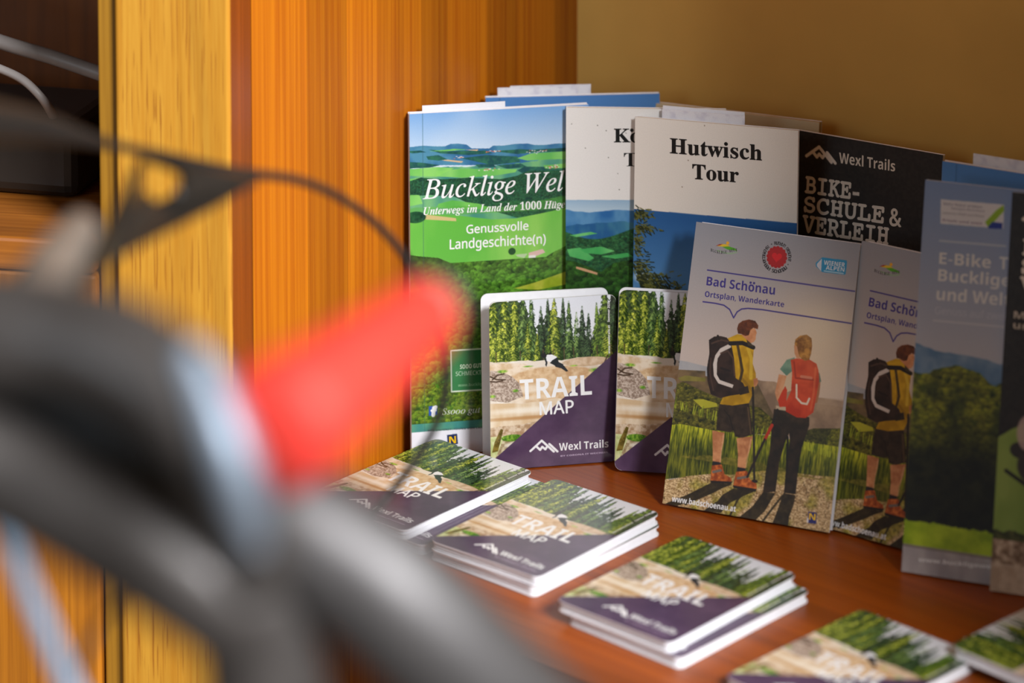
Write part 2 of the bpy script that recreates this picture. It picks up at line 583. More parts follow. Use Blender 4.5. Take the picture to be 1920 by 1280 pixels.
def mountain(art, quad, wid, col):
    Q = np.array(quad, float)
    def P(x, y):
        return tuple((Q[0] * (1 - x) + Q[1] * x) * (1 - y) + (Q[3] * (1 - x) + Q[2] * x) * y)
    for st in ([(0.02, 0.80), (0.44, 0.02), (0.86, 0.97)], [(0.71, 0.33), (0.99, 0.98)],
               [(0.25, 0.48), (0.37, 0.76), (0.45, 0.52), (0.56, 0.74), (0.63, 0.52)]):
        art.line([P(*p) for p in st], wid, col)


def art_trail():
    A = Art(0.074, 0.105, 4.2)
    A.put(np.ones((A.H, A.W)), A.grad((236, 241, 250), (246, 246, 248), 0, .35))
    rng = np.random.default_rng(5)
    # wood behind the track
    A.ragged([[0, -.05], [.26, -.02], [.31, .09], [.35, .20], [.39, .16], [.44, .10], [.5, .06], [.56, .12], [.60, .22], [.66, .25], [.72, .20], [.8, .24], [.86, .12], [1, -.05]], A.tex((10, 26, 16), (66, 96, 40), 60, 3), .09, 34, .40, .9)
    spots = [(.46, .0, .37, .09, 0), (.405, .04, .36, .08, 0), (.73, .055, .365, .08, 0), (.58, .0, .37, .08, 0), (.985, -.08, .42, .13, 0), (.64, .16, .36, .06, 2),
             (.33, -.02, .37, .10, 2), (.03, -.08, .38, .13, 1), (.20, -.06, .38, .12, 1), (.12, -.10, .38, .13, 1), (.265, -.06, .37, .10, 2), (.685, .09, .36, .07, 2), (.78, .10, .365, .07, 0),
             (.625, .02, .375, .09, 2), (.51, .0, .38, .13, 1), (.845, .04, .37, .08, 3), (.91, -.06, .39, .15, 3),
             (.30, .14, .37, .09, 1), (.375, .20, .37, .06, 1), (.08, .13, .385, .10, 1), (.19, .16, .38, .09, 1), (.46, .22, .375, .06, 3), (.93, .18, .40, .12, 1)]
    pal = {0: ((8, 24, 16), (88, 120, 74)), 1: ((30, 58, 6), (226, 232, 92)), 2: ((18, 46, 18), (150, 182, 96)), 3: ((14, 38, 10), (140, 172, 62))}
    for k, (u, t, b, hw, c) in enumerate(spots):
        A.conifer(u, t, b, hw * (.66 if t < 0 else .62), pal[c][0], pal[c][1], k)
    for u in (.05, .24, .42, .50, .585, .66, .845, .955):
        A.line([(u, .30), (u + .002, .39)], .008, (96, 74, 52), .8)
    # dirt ground
    dirt = A.tex((226, 208, 186), (253, 246, 236), 16, 4)
    A.ragged([[0, .355], [.3, .36], [.5, .38], [.7, .36], [1, .40]], dirt, .006, 20)
    A.ell((.10, .42), .30, .055, A.tex((220, 190, 150), (246, 228, 204), 20))
    A.ell((.44, .385), .16, .022, (240, 228, 212)); A.ell((.76, .39), .20, .03, A.tex((200, 168, 132), (232, 206, 176), 22))
    A.ell((.50, .47), .37, .07, A.tex((206, 164, 118), (236, 206, 166), 24))
    A.ell((.44, .55), .36, .10, A.tex((212, 172, 126), (236, 206, 166), 20), soft=.5)
    A.ell((.30, .53), .24, .035, (250, 236, 216), .75, .6); A.ell((.25, .585), .30, .02, (250, 238, 220), .6, .8)
    A.poly([(0.0021,0.4037),(0.1038,0.4198),(0.1806,0.4532),(0.2324,0.4945),(0.2603,0.5723),(0.1357,0.6027),(0.0025,0.5850)], A.tex((146, 124, 108), (216, 198, 182), 90, 3, 1))
    A.ragged([[0, .60], [.25, .615], [.5, .60], [1, .62]], A.tex((222, 192, 152), (248, 234, 212), 9, 4, .35), .008, 12)
    A.ell((.30, .70), .55, .016, (186, 134, 78), .75, .7)
    A.ell((.30, .655), .50, .026, (253, 244, 228), .8, .7)
    A.ragged([[0, .745], [.2, .74], [.5, .72], [1, .70]], A.tex((176, 142, 106), (226, 204, 176), 40, 3), .006, 12)
    A.ragged([[0, .83], [.1, .80], [.3, .83], [1, .9]], A.tex((150, 128, 90), (216, 204, 168), 40, 3), .02, 14)
    A.poly([(0, .80), (.11, .80), (.02, .96), (0, .96)], A.tex((190, 200, 130), (232, 232, 180), 20))
    A.poly([(0.0808,0.7564),(0.1012,0.7623),(0.0579,0.8882),(0.0102,0.8950),(0.0307,0.8343)], A.tex((84, 70, 20), (140, 120, 50), 40))
    A.ell((.17, .815), .09, .022, A.tex((60, 110, 20), (140, 180, 60), 60)); A.ell((.22, .86), .13, .03, (236, 228, 214), .8, .4)
    for c, a, b in (((.02, .56), .03, .012), ((.20, .535), .03, .012), ((.84, .445), .07, .017), ((.10, .415), .05, .012), ((.30, .395), .05, .006), ((.66, .41), .04, .006)):
        A.ell(c, a, b, A.tex((66, 140, 20), (170, 216, 70), 50), .85, .6)
    for p in ([(0, .44), (.05, .46), (.12, .465)], [(.02, .46), (.06, .435), (.11, .43)], [(.0, .47), (.05, .475), (.10, .47)], [(.93, .36), (.9, .41)]):
        A.line(p, .012, (70, 52, 38), .85)
    # rider
    X = lambda pts, c: A.poly(pts, c)
    X([(0.4279,0.3570),(0.4466,0.3563),(0.4538,0.3833),(0.4446,0.4055),(0.4354,0.3935),(0.4387,0.3795)], (40, 44, 52))
    X([(0.4397,0.3369),(0.4768,0.3298),(0.5248,0.3472),(0.5344,0.3715),(0.5037,0.3837),(0.4471,0.3705)], (248, 248, 250))
    X([(0.4907,0.3686),(0.5325,0.3524),(0.5409,0.3814),(0.5788,0.3980),(0.5744,0.4138),(0.5296,0.4138),(0.5042,0.3979),(0.4725,0.3845)], (24, 34, 40))
    X([(0.5107,0.4078),(0.5411,0.3861),(0.5854,0.4079),(0.6176,0.4412),(0.5990,0.4419),(0.5610,0.4205)], (38, 42, 50))
    A.ell([(0.4272,0.3370)][0], .022, .016, (28, 30, 34)); A.ell([(0.4743,0.3296)][0], .015, .006, (30, 30, 30))
    # purple corner
    pur = A.tex((78, 56, 84), (94, 70, 98), 7, 4)
    A.poly([(1.01, .333), (-.01, .957), (-.01, 1.01), (1.01, 1.01)], pur)
    for k in range(14):
        u = rng.uniform(.3, 1); v = rng.uniform(1.05 - .6 * u, 1)
        A.ell((u, v), rng.uniform(.02, .07), rng.uniform(.01, .04), (70, 50, 76), .28, .9)
    mountain(A, [(0.3051,0.8424),(0.5235,0.8435),(0.5261,0.9173),(0.3078,0.9164)], .018, WHITE)
    T = A.text
    T('TRAIL', 'sans_b', [(0.2315,0.4707),(0.7980,0.4706),(0.8020,0.5905),(0.2359,0.5907)], WHITE)
    T('MAP', 'sans', [(0.3870,0.6132),(0.6533,0.6143),(0.6559,0.6909),(0.3897,0.6901)], WHITE, .00016)
    T('Wexl Trails', 'sans_b', [(0.5367,0.8650),(0.9281,0.8667),(0.9285,0.9145),(0.5384,0.9132)], WHITE)
    T('BY CORONA IT WECHSEL', 'sans_b', [(0.5480,0.9402),(0.9256,0.9387),(0.9260,0.9481),(0.5483,0.9496)], (196, 176, 200))
    T('www.wexltrails.at', 'sans_b', [(0.9306,0.3521),(0.9311,0.1807),(0.9496,0.1820),(0.9491,0.3533)], WHITE)
    T('Sommer 2020', 'sans_b', [(0.9305,0.1618),(0.9313,0.0393),(0.9498,0.0406),(0.9489,0.1631)], WHITE)
    return A


def art_bucklige(w, h):
    A = Art(w, h, 3.6)
    A.put(np.ones((A.H, A.W)), A.grad((132, 180, 234), (218, 234, 248), 0, .14))
    A.put(np.ones((A.H, A.W)), (255, 255, 255), .22 * np.clip(A.noise(3, 3) * 2 - .9, 0, 1))
    field = A.tex((84, 168, 96), (140, 206, 112), 7, 3, .4)
    A.poly([(-0.0238,0.0955),(0.0245,0.0949),(0.0728,0.0933),(0.1405,0.0973),(0.1947,0.0989),(0.2278,0.0927),(0.2666,0.0929),(0.3152,0.0973),(0.3442,0.1094),(0.4416,0.1123),(0.4632,0.1048),(0.5198,0.1064),(0.5883,0.1033),(0.6568,0.1043),(0.6960,0.1096),(0.7549,0.1113),(0.8140,0.1089),(1.0112,0.1127),(1.0107,0.1784),(-0.0245,0.1472)], A.tex((52, 110, 160), (84, 148, 178), 14))
    A.ragged([[0, .160], [.2, .158], [.4, .165], [.6, .160], [.8, .15], [1, .148]], A.tex((66, 140, 132), (126, 192, 130), 10, 3, .4), .006, 20)
    def wood(pts, c0=(30, 82, 86), c1=(52, 118, 92)):
        P = np.array(pts)
        m = A.mpoly(pts)
        A.put(m, A.tex(c0, c1, 40, 3))
    for p in ([(-0.0240,0.1067),(0.0629,0.1072),(0.0919,0.1131),(0.0145,0.1139)], [(0.1017,0.1053),(0.2081,0.1135),(0.4221,0.1178),(0.4610,0.1271),(0.3246,0.1282),(0.1693,0.1185)], [(0.4611,0.1210),(0.6175,0.1195),(0.6763,0.1233),(0.8729,0.1230),(1.0111,0.1270),(1.0110,0.1373),(0.6958,0.1311),(0.5978,0.1333)],
              [(0.0917,0.1253),(0.1595,0.1233),(0.2079,0.1369),(0.1593,0.1395),(0.1013,0.1348)], [(0.2856,0.1362),(0.4219,0.1311),(0.5977,0.1404),(0.6172,0.1563),(0.4606,0.1619),(0.3730,0.1490)], [(-0.0244,0.1371),(0.0721,0.1430),(0.1689,0.1531),(0.1107,0.1584),(-0.0247,0.1574)],
              [(0.3632,0.1569),(0.4607,0.1578),(0.4801,0.1675),(0.3825,0.1666)], [(0.4802,0.1624),(0.6171,0.1614),(0.6562,0.1729),(0.5387,0.1744)], [(0.5973,0.1813),(0.6366,0.1712),(0.8922,0.1800),(1.0107,0.1784),(1.0106,0.2041),(0.6560,0.1985)]):
        wood(p)
    light = A.tex((110, 196, 88), (150, 222, 110), 9, 3, .4)
    for p in ([(0.5977,0.1455),(0.6762,0.1335),(0.8728,0.1332),(1.0110,0.1353),(1.0109,0.1579),(0.7939,0.1545),(0.6564,0.1544)], [(-0.0247,0.1604),(0.1494,0.1576),(0.2464,0.1635),(0.1491,0.1861),(-0.0250,0.1777)], [(0.1493,0.1688),(0.2852,0.1668),(0.5974,0.1772),(0.5875,0.1861),(0.4603,0.1935),(0.2849,0.1922),(0.1394,0.1847)],
              [(0.1113,0.1107),(0.2470,0.1076),(0.3247,0.1119),(0.2081,0.1135)], [(0.7446,0.1704),(1.0108,0.1681),(1.0107,0.1836),(0.7544,0.1809)], [(-0.0251,0.1879),(0.0909,0.1863),(0.0808,0.2216),(-0.0256,0.2234)]):
        A.poly(p, light, .9)
    for p in ([(0.1749,0.1390),(0.2078,0.1379),(0.2971,0.1457),(0.2854,0.1494)], [(0.3053,0.1123),(0.3831,0.1136),(0.3733,0.1174)]):
        A.poly(p, (222, 190, 150))
    rng = np.random.default_rng(2)
    for (cx, cy, sx, sy, n) in ((360, 454, 30, 6, 12), (550, 432, 50, 5, 14), (520, 530, 60, 6, 16), (880, 536, 40, 10, 26), (800, 446, 60, 8, 16)):
        for k in range(n):
            x, y = cx + rng.normal(0, sx * .5), cy + rng.normal(0, sy * .5)
            u, v = (x / 3.0478 + 740 - 764) / 331, (y / 3.0478 + 140 - 206) / 623
            A.ell((u, v), .006, .0016, (236, 232, 226) if rng.random() < .6 else (206, 120, 96), .9, .4)
    # big dark wood in the middle
    reg = A.mpoly([(-0.0252,0.1980),(0.0619,0.1854),(0.1683,0.1938),(0.3238,0.1934),(0.4993,0.2039),(0.5972,0.1967),(0.6561,0.1841),(0.8724,0.1886),(1.0206,0.1890),(1.0198,0.3125),(0.8716,0.3026),(0.7336,0.3137),(0.5960,0.3195),(0.4592,0.2947),(0.3327,0.2703),(0.2454,0.2471),(0.1096,0.2378),(-0.0258,0.2387)])
    A.crowns(reg, (22, 66, 56), (44, 104, 68), (78, 140, 84), .010, 3, .7)
    A.poly([(-0.0257,0.2336),(0.0516,0.2360),(0.0706,0.2620),(-0.0262,0.2691)], light, .9)
    A.poly([(0.1578,0.2648),(0.2355,0.2570),(0.3814,0.2718),(0.4593,0.2896),(0.3033,0.2847),(0.1479,0.2746)], A.tex((96, 186, 78), (130, 210, 96), 9, 3, .4), .95)
    # bright meadow
    A.poly([(-0.0265,0.2895),(0.1089,0.2938),(0.2544,0.3015),(0.4590,0.3203),(0.5960,0.3206),(0.7533,0.3092),(0.8716,0.2985),(1.0199,0.2919),(1.0186,0.4878),(-0.0288,0.4524)], A.tex((104, 190, 72), (150, 214, 96), 5, 4, .35))
    A.ragged([[0, .272], [.3, .275], [.55, .285], [.8, .268], [1, .25]], A.tex((86, 170, 62), (120, 200, 82), 6, 3, .4), .003, 30, .30, .5)
    A.poly([(-0.0265,0.2875),(0.0895,0.2942),(0.2543,0.3097),(0.2562,0.3189),(0.0893,0.3085),(-0.0267,0.3007)], (226, 196, 140), .9)
    A.put((A.V > .27) * (A.V < .46) * np.clip((A.noise(4, 3, 78, .4) - .5) * 3, 0, 1), (84, 178, 60), .35)
    A.ell([(0.5657,0.4170)][0], .022, .011, (30, 80, 40)); A.ell([(0.0313,0.3005)][0], .06, .018, A.tex((16, 60, 40), (40, 96, 60), 60))
    A.poly([(0.6589,0.4242),(0.7376,0.4155),(0.7523,0.4263),(0.6932,0.4367),(0.6588,0.4366)], (226, 190, 180)); A.poly([(0.6588,0.4324),(0.6981,0.4317),(0.6981,0.4399),(0.6587,0.4396)], (240, 238, 232))
    A.poly([(0.5852,0.4269),(0.6539,0.4261),(0.6342,0.4388),(0.5950,0.4334)], (214, 216, 200), .7)
    # wood in front
    reg = A.mpoly([(-0.0281,0.4065),(0.0395,0.4139),(0.1558,0.4229),(0.2333,0.4428),(0.3696,0.4556),(0.4574,0.4740),(0.5750,0.4697),(0.6537,0.4528),(0.7324,0.4472),(0.7917,0.4286),(0.8708,0.4107),(1.0193,0.3898),(1.0174,0.6842),(-0.0315,0.6464)])
    reg[int(A.H * .44):int(A.H * .90)] = 1.0
    hz = np.clip((A.V - .38) / .22, 0, 1) + 0 * A.U
    A.crowns(reg, (24, 60, 14), (66, 134, 34), (160, 214, 76), .024, 9, 1.5)
    A.put(reg * np.clip((A.noise(3, 2, 77) - .45) * 4, 0, 1) * .5, A.tex((30, 50, 16), (60, 80, 30), 30))
    A.crowns(A.mpoly([(0, .80), (1, .74), (1, .905), (0, .905)]) , (26, 70, 8), (80, 140, 22), (216, 210, 60), .017, 10, 1.2)
    A.poly([(0.5744,0.5262),(0.6925,0.5128),(0.8702,0.4859),(1.0187,0.4723),(1.0184,0.5239),(0.8699,0.5240),(0.7120,0.5351)], A.tex((150, 170, 36), (196, 196, 70), 14), .9)
    # footer
    A.put((A.V > .928) * 1.0 + 0 * A.U, (240, 240, 246))
    g = [(0.2205,0.6961),(0.5223,0.6973),(0.5211,0.8180),(0.2228,0.8165)]
    A.poly(g, A.tex((40, 112, 62), (58, 134, 78), 5)); A.line(g + [g[0]], .008, (214, 226, 206))
    fb = [(0.0971,0.8548),(0.1462,0.8547),(0.1458,0.8821),(0.0967,0.8826)]
    A.poly(fb, (44, 84, 170))
    A.line([(0.1350,0.8592),(0.1257,0.8608),(0.1238,0.8685),(0.1217,0.8817)], .022, WHITE); A.line([(0.1126,0.8681),(0.1349,0.8680)], .014, WHITE)
    nl = [(0.1962,0.9429),(0.2529,0.9412),(0.2581,0.9718),(0.2005,0.9725)]
    A.poly(nl, (34, 48, 92))
    A.line([(.073, 0), (.073, .928)], .004, (60, 100, 110), .5)
    T = A.text
    T('Bucklige Wel', 'serif_i', [(0.0715,0.1898),(0.8606,0.1888),(0.8600,0.2668),(0.0705,0.2671)], WHITE, .00007)
    T('Unterwegs im Land der 1000 Hüge', 'serif_bi', [(0.0753,0.2708),(0.8649,0.2747),(0.8646,0.3055),(0.0749,0.3019)], WHITE)
    for d in ([(0.7988,0.2808)], [(0.8106,0.2807)]):
        A.ell(d[0], .0035, .0019, WHITE)
    T('Genussvolle', 'sans', [(0.3125,0.3309),(0.6577,0.3308),(0.6575,0.3569),(0.3122,0.3570)], WHITE, .00012)
    T('Landgeschichte(n)', 'sans', [(0.2196,0.3698),(0.7547,0.3709),(0.7544,0.4089),(0.2191,0.4086)], WHITE, .00012)
    T('SOOO GUT', 'sans_b', [(0.2720,0.7390),(0.3912,0.7390),(0.3911,0.7518),(0.2719,0.7518)], (214, 232, 206))
    T('SCHMECKT DIE', 'sans', [(0.2476,0.7587),(0.4423,0.7601),(0.4422,0.7728),(0.2475,0.7714)], (190, 218, 190))
    T('www.buckligewelt', 'sans', [(0.2602,0.7944),(0.4513,0.7957),(0.4511,0.8075),(0.2601,0.8062)], (150, 196, 150))
    T('Ssooo gut sch', 'serif_i', [(0.1684,0.8624),(0.4739,0.8653),(0.4736,0.8909),(0.1681,0.8879)], (226, 232, 220))
    T('MIT UNTERSTÜTZUNG VON LAND UND', 'sans_b', [(0.0915,0.9231),(0.4639,0.9259),(0.4639,0.9318),(0.0915,0.9289)], (70, 74, 84))
    T('N', 'sans_b', [(0.2082,0.9483),(0.2454,0.9473),(0.2470,0.9684),(0.2098,0.9689)], (246, 200, 20))
    return A


def art_koenig(w, h):
    A = Art(w, h, 3.0, (246, 244, 240))
    A.poly([(-0.0202,0.2698),(1.2280,0.2604),(1.2329,0.6091),(-0.0183,0.6197)], A.grad((150, 186, 216), (190, 214, 230), .26, .30))
    A.ragged([[0, .299], [.15, .305], [.3, .298], [.45, .300], [.7, .296], [1, .30]], A.tex((44, 108, 172), (92, 150, 196), 12, 3, .5), .006, 10)
    A.ragged([[0, .345], [.2, .335], [.4, .330], [1, .32]], A.tex((36, 96, 150), (70, 134, 160), 14, 3, .5), .006, 14)
    reg = np.clip((A.V - .362 - .02 * np.sin(A.U * 9)) * 400, 0, 1)
    A.crowns(reg, (18, 62, 44), (40, 104, 62), (88, 150, 80), .016, 21, 1.0)
    for p in ([(0.0081,0.4140),(0.0905,0.4082),(0.1786,0.4383),(0.1457,0.4478),(0.0247,0.4344)], [(0.0906,0.4134),(0.2224,0.4041),(0.3103,0.4168),(0.2225,0.4277),(0.1236,0.4244)], [(0.0244,0.3729),(0.1562,0.3616),(0.2001,0.3664),(0.0684,0.3777)], [(0.2226,0.4328),(0.3872,0.4213),(0.4202,0.4313),(0.3105,0.4393)]):
        A.poly(p, A.tex((70, 176, 92), (120, 210, 120), 10, 3, .5), .95)
    A.crowns(A.mpoly([(-0.0192,0.4450),(0.0578,0.4495),(0.2229,0.4790),(0.2996,0.4527),(0.4641,0.4360),(1.2300,0.4044),(1.2336,0.6603),(-0.0180,0.6711)]), (10, 34, 12), (34, 84, 24), (90, 150, 50), .03, 23, 1.4)
    A.poly([(0.0667,0.4638),(0.1129,0.4686),(0.2009,0.4812),(0.1988,0.4874),(0.1129,0.4768),(0.0645,0.4700)], (206, 160, 120))
    A.put((A.V > .56) * 1.0 + 0 * A.U, A.tex((20, 50, 16), (70, 120, 40), 24))
    A.text('Kö', 'serif_b', [(0.3010,0.0600),(0.4630,0.0589),(0.4634,0.0987),(0.3013,0.0998)], (22, 24, 24), .00014)
    for d in ([(0.4127,0.0634)], [(0.4434,0.0631)]):
        A.ell(d[0], .012, .0055, (22, 24, 24))
    A.text('T', 'serif_b', [(0.3629,0.1300),(0.4461,0.1294),(0.4465,0.1682),(0.3632,0.1688)], (22, 24, 24))
    rng = np.random.default_rng(8)
    for k in range(16):
        A.ell((rng.uniform(.02, .98), rng.uniform(.005, .24)), .004, .002, (90, 84, 76), .7)
    return A


def art_hutwisch(w, h):
    A = Art(w, h, 3.0, (246, 240, 230))
    A.poly([(-0.0899,0.2727),(1.0864,0.2685),(1.1138,1.0941),(-0.0663,1.1649)], A.grad((42, 98, 160), (112, 162, 204), .29, .62))
    A.put((A.V > .30) * np.clip((A.noise(7, 4, 40) - .62) * 5, 0, 1) * np.clip((A.V - .44) * 8, 0, 1), (232, 234, 236), .7)
    A.ell([(0.0590,0.4734)][0], .07, .02, (240, 240, 240), .8, .6)
    rng = np.random.default_rng(4)
    for (cx, cy, sx, sy, n) in ((.0, .285, .05, .008, 60), (.01, .325, .06, .006, 70), (.0, .375, .03, .02, 60), (.0, .44, .05, .01, 60), (.02, .475, .10, .012, 150), (.04, .505, .13, .02, 260), (.02, .56, .12, .03, 260)):
        for k in range(n):
            x, y = cx + abs(rng.normal(0, sx)), cy + rng.normal(0, sy)
            a = rng.uniform(-.6, 1.2)
            c = (36, 44, 20) if rng.random() < .6 else (104, 104, 40)
            A.line([(x, y), (x + .022 * math.cos(a), y + .012 * math.sin(a))], .007, c, .9)
    A.text('Hutwisch', 'serif_b', [(0.2175,0.0535),(0.7805,0.0503),(0.7819,0.0960),(0.2188,0.0986)], (26, 20, 18), .00016)
    A.text('Tour', 'serif_b', [(0.3584,0.1244),(0.6410,0.1229),(0.6424,0.1664),(0.3597,0.1681)], (26, 20, 18), .00016)
    for p in ((470, 408), (435, 575), (430, 600), (575, 190)):
        pass
    for d in [(0.3308,0.1144),(0.2959,0.1937),(0.4291,0.0084)]:
        A.ell(d, .004, .002, (120, 96, 70), .8)
    return A


def art_bikeschool(w, h, k=1.0, dv=0.0, more=False):
    A = Art(w, h, 3.0)
    A.put(np.ones((A.H, A.W)), A.tex((38, 33, 30), (48, 42, 38), 60, 2))
    A.ragged([[0, .62], [.3, .52], [.6, .50], [1, .56]], A.tex((110, 140, 50), (150, 172, 80), 6, 3, .5), .004, 8)
    A.ragged([[0, .855], [.3, .87], [1, .86]], A.tex((120, 92, 66), (214, 188, 160), 30, 3), .02, 12)
    A.put((A.V > .93) * 1.0 + 0 * A.U, A.tex((196, 168, 140), (226, 204, 180), 10), .8)
    A.ragged([[0, .845], [.5, .86], [1, .85]], A.tex((50, 56, 20), (90, 90, 40), 30), .012, 20, .87)
    A.ell((.12, .645), .06, .022, (52, 46, 44)); A.ell((.16, .60), .07, .05, (196, 170, 160), .9); A.ell((.2, .68), .10, .05, (60, 52, 48))
    A.line([(.05, .70), (.2, .74), (.35, .70)], .02, (34, 30, 28))
    ln = (240, 228, 212)
    q = [(0.0610,0.0397),(0.2701,0.0385),(0.2735,0.0814),(0.0645,0.0828)]
    mountain(A, [(u_, v_ * k + dv) for u_, v_ in q], .020, ln)
    T = A.text
    T('Wexl Trails', 'sans_b', [(0.2939,0.0440),(0.6815,0.0406),(0.6838,0.0744),(0.2983,0.0781)], ln)
    T('BIKE', 'slab', [(0.0736,0.1366),(0.3869,0.1315),(0.3868,0.1795),(0.0737,0.1859)], ln, .00034)
    A.poly([(u_, v_ * k + dv) for u_, v_ in [(0.4026,0.1568),(0.4494,0.1558),(0.4487,0.1663),(0.4030,0.1673)]], ln)
    T('SCHULE', 'slab', [(0.0731,0.1980),(0.6230,0.1855),(0.6223,0.2364),(0.0740,0.2449)], ln, .00034)
    T('&', 'sans_b', [(0.6673,0.1859),(0.7430,0.1852),(0.7454,0.2361),(0.6677,0.2376)], ln, .0003)
    T('VERLEIH', 'slab', [(0.0690,0.2560),(0.6627,0.2466),(0.6629,0.2965),(0.0703,0.3066)], ln, .00034)
    A.texts = [(s_, y_, [(u_, v_ * k + dv) for u_, v_ in q_], c_, f_) for s_, y_, q_, c_, f_ in A.texts]
    if more:
        T('Mo', 'sans_b', [(.045, .300), (.15, .300), (.15, .318), (.045, .318)], (200, 186, 168))
        T('un', 'sans_b', [(.045, .330), (.13, .330), (.13, .344), (.045, .344)], (200, 186, 168))
    return A


def art_badschoenau(w, h):
    A = Art(w, h, 4.4)
    sky = A.grad((156, 158, 166), (218, 198, 184), .0, .45)
    left = np.clip(1 - A.U * 2.2, 0, 1)[..., None] * .18
    A.a = sky * (1 - left) + np.array((140, 150, 164.)) * left
    A.ell((.86, .36), .55, .24, (250, 228, 196), .55, 1.0)
    G = lambda pts, c, al=1.0: A.poly(pts, c, al)
    G([(-0.0535,0.5074),(0.0060,0.4977),(0.0521,0.4981),(0.1447,0.5030),(0.2213,0.5066),(0.2279,0.5391),(-0.0419,0.5634)], A.tex((150, 156, 164), (176, 176, 178), 10), .9)
    G([(0.4346,0.5205),(0.5097,0.5241),(0.5831,0.5200),(0.7046,0.5390),(0.8529,0.5510),(1.0114,0.5491),(1.0373,0.6862),(0.4716,0.7068)], A.tex((128, 104, 84), (176, 148, 120), 12, 4), .95)
    G([(0.8235,0.5495),(0.9102,0.5474),(1.0245,0.5420),(1.0295,0.5686),(0.8426,0.5733)], (190, 164, 140), .5)
    G([(-0.0481,0.5333),(0.1634,0.5205),(0.1669,0.5376),(0.3480,0.5370),(0.3815,0.6291),(-0.0276,0.6323)], A.tex((84, 72, 50), (128, 104, 70), 16, 3))
    G([(0.3185,0.5396),(0.4819,0.5335),(0.5357,0.5803),(0.6071,0.6423),(0.6041,0.7026),(0.3820,0.7067)], A.tex((92, 78, 54), (130, 110, 76), 24, 3))
    reg = A.mpoly([(-0.0499,0.5993),(0.0362,0.5695),(0.1472,0.5900),(0.2565,0.6061),(0.3634,0.6135),(0.5132,0.6168),(0.6409,0.6648),(0.6475,0.6984),(-0.0178,0.7538)])
    A.crowns(reg, (30, 34, 8), (76, 82, 18), (206, 186, 60), .018, 31, 1.3)
    G([(0.1090,0.6266),(0.1684,0.6194),(0.2529,0.6255),(0.2627,0.6367),(0.1750,0.6519)], A.tex((180, 176, 44), (214, 200, 80), 14))
    G([(0.0034,0.5594),(0.0468,0.5467),(0.1683,0.5445),(0.1709,0.5573),(0.0206,0.5683)], A.tex((120, 116, 40), (150, 140, 60), 20), .8)
    reg = A.mpoly([(0.7753,0.6776),(0.8444,0.6582),(0.9865,0.6454),(1.0279,0.6364),(1.0420,0.7110),(0.8564,0.7207),(0.7826,0.7152)])
    A.crowns(reg, (36, 40, 14), (70, 74, 24), (120, 116, 44), .016, 32, 1.2)
    A.crowns(A.mpoly([(0.9227,0.6889),(0.9518,0.6522),(1.0147,0.6427),(1.0279,0.7124),(0.9440,0.7249)]), (60, 70, 10), (120, 126, 24), (206, 190, 60), .014, 33, 1.2)
    # grass with vertical blades
    gr = A.mpoly([(-0.0378,0.7312),(0.0514,0.7175),(0.1432,0.7192),(0.2345,0.7209),(0.3543,0.7180),(0.5755,0.7071),(0.7375,0.7085),(0.8540,0.7082),(1.0412,0.7069),(1.0607,0.8102),(0.8755,0.8205),(0.6729,0.8282),(0.5710,0.8342),(0.3840,0.8658),(0.2663,0.8777),(0.1188,0.8969),(-0.0141,0.9190)])
    bl = .6 * vnoise(A.H, A.W, 26, 170, 51, 3) + .4 * vnoise(A.H, A.W, 20, 18, 52, 3)
    t = np.clip((bl - .33) / .34, 0, 1)[..., None]
    dk = np.clip((A.V - .70) / .12, 0, 1)[..., None]
    gcol = (np.array((66, 84, 2.)) * (1 - t) + np.array((232, 232, 50.)) * t) * (1 - .45 * dk)
    A.put(gr, gcol)
    for k in range(130):
        rng = np.random.default_rng(k); u = rng.uniform(0, 1); v0 = .645 + .085 * u
        A.line([(u, v0 + .02), (u + rng.normal(0, .006), v0 - rng.uniform(-.004, .018))], .0042, (190, 200, 50) if k % 3 else (110, 130, 20), .8)
    # stony path
    gd = A.mpoly([(-0.0300,0.9163),(0.0309,0.9145),(0.1330,0.8920),(0.2651,0.8718),(0.4128,0.8603),(0.5703,0.8308),(0.7009,0.8211),(0.8749,0.8172),(1.0601,0.8069),(1.1149,1.0975),(0.0029,1.2206)])
    A.put(gd, A.tex((150, 116, 70), (244, 214, 164), 120, 3, 1.5, .25, .75))
    A.put(gd * np.clip((A.noise(150, 1, 62) - .72) * 8, 0, 1), (96, 72, 44), .8)
    A.put(gd * np.clip((A.noise(8, 3, 61) - .52) * 6, 0, 1) * .6, A.tex((90, 96, 10), (190, 180, 50), 60))
    A.ragged([[0, .835], [.3, .81], [.6, .805], [1, .83]], A.tex((96, 92, 20), (170, 150, 60), 50), .012, 30, .83, .6)
    sh = A.tex((34, 26, 14), (58, 46, 24), 40)
    for p in ([(0.2798,0.8996),(0.3900,0.8953),(0.2933,0.9361),(0.1950,0.9721),(0.0653,1.0063),(0.0179,0.9991),(0.1459,0.9547)], [(0.4132,0.9067),(0.5433,0.9036),(0.4714,0.9298),(0.4026,0.9583),(0.3539,0.9986),(0.2466,1.0029),(0.3278,0.9584),(0.3531,0.9351)],
              [(0.5878,0.9042),(0.6631,0.8981),(0.6118,0.9664),(0.5552,1.0081),(0.4570,1.0065),(0.5362,0.9573)], [(0.7091,0.8934),(0.7823,0.8944),(0.7751,0.9324),(0.7587,0.9679),(0.7579,1.0086),(0.6613,1.0088),(0.6838,0.9589)]):
        G(p, sh, .95)
    for p in ([(0.4112,1.0011),(0.4469,0.9409),(0.5293,0.8777)], [(0.5922,1.0161),(0.6534,0.9535),(0.7053,0.9040)], [(0.1380,0.9901),(0.2768,0.9292),(0.3900,0.8953)]):
        A.line(p, .012, (48, 38, 20), .9)
    # ---- man
    skin = A.tex((186, 118, 74), (222, 156, 104), 30)
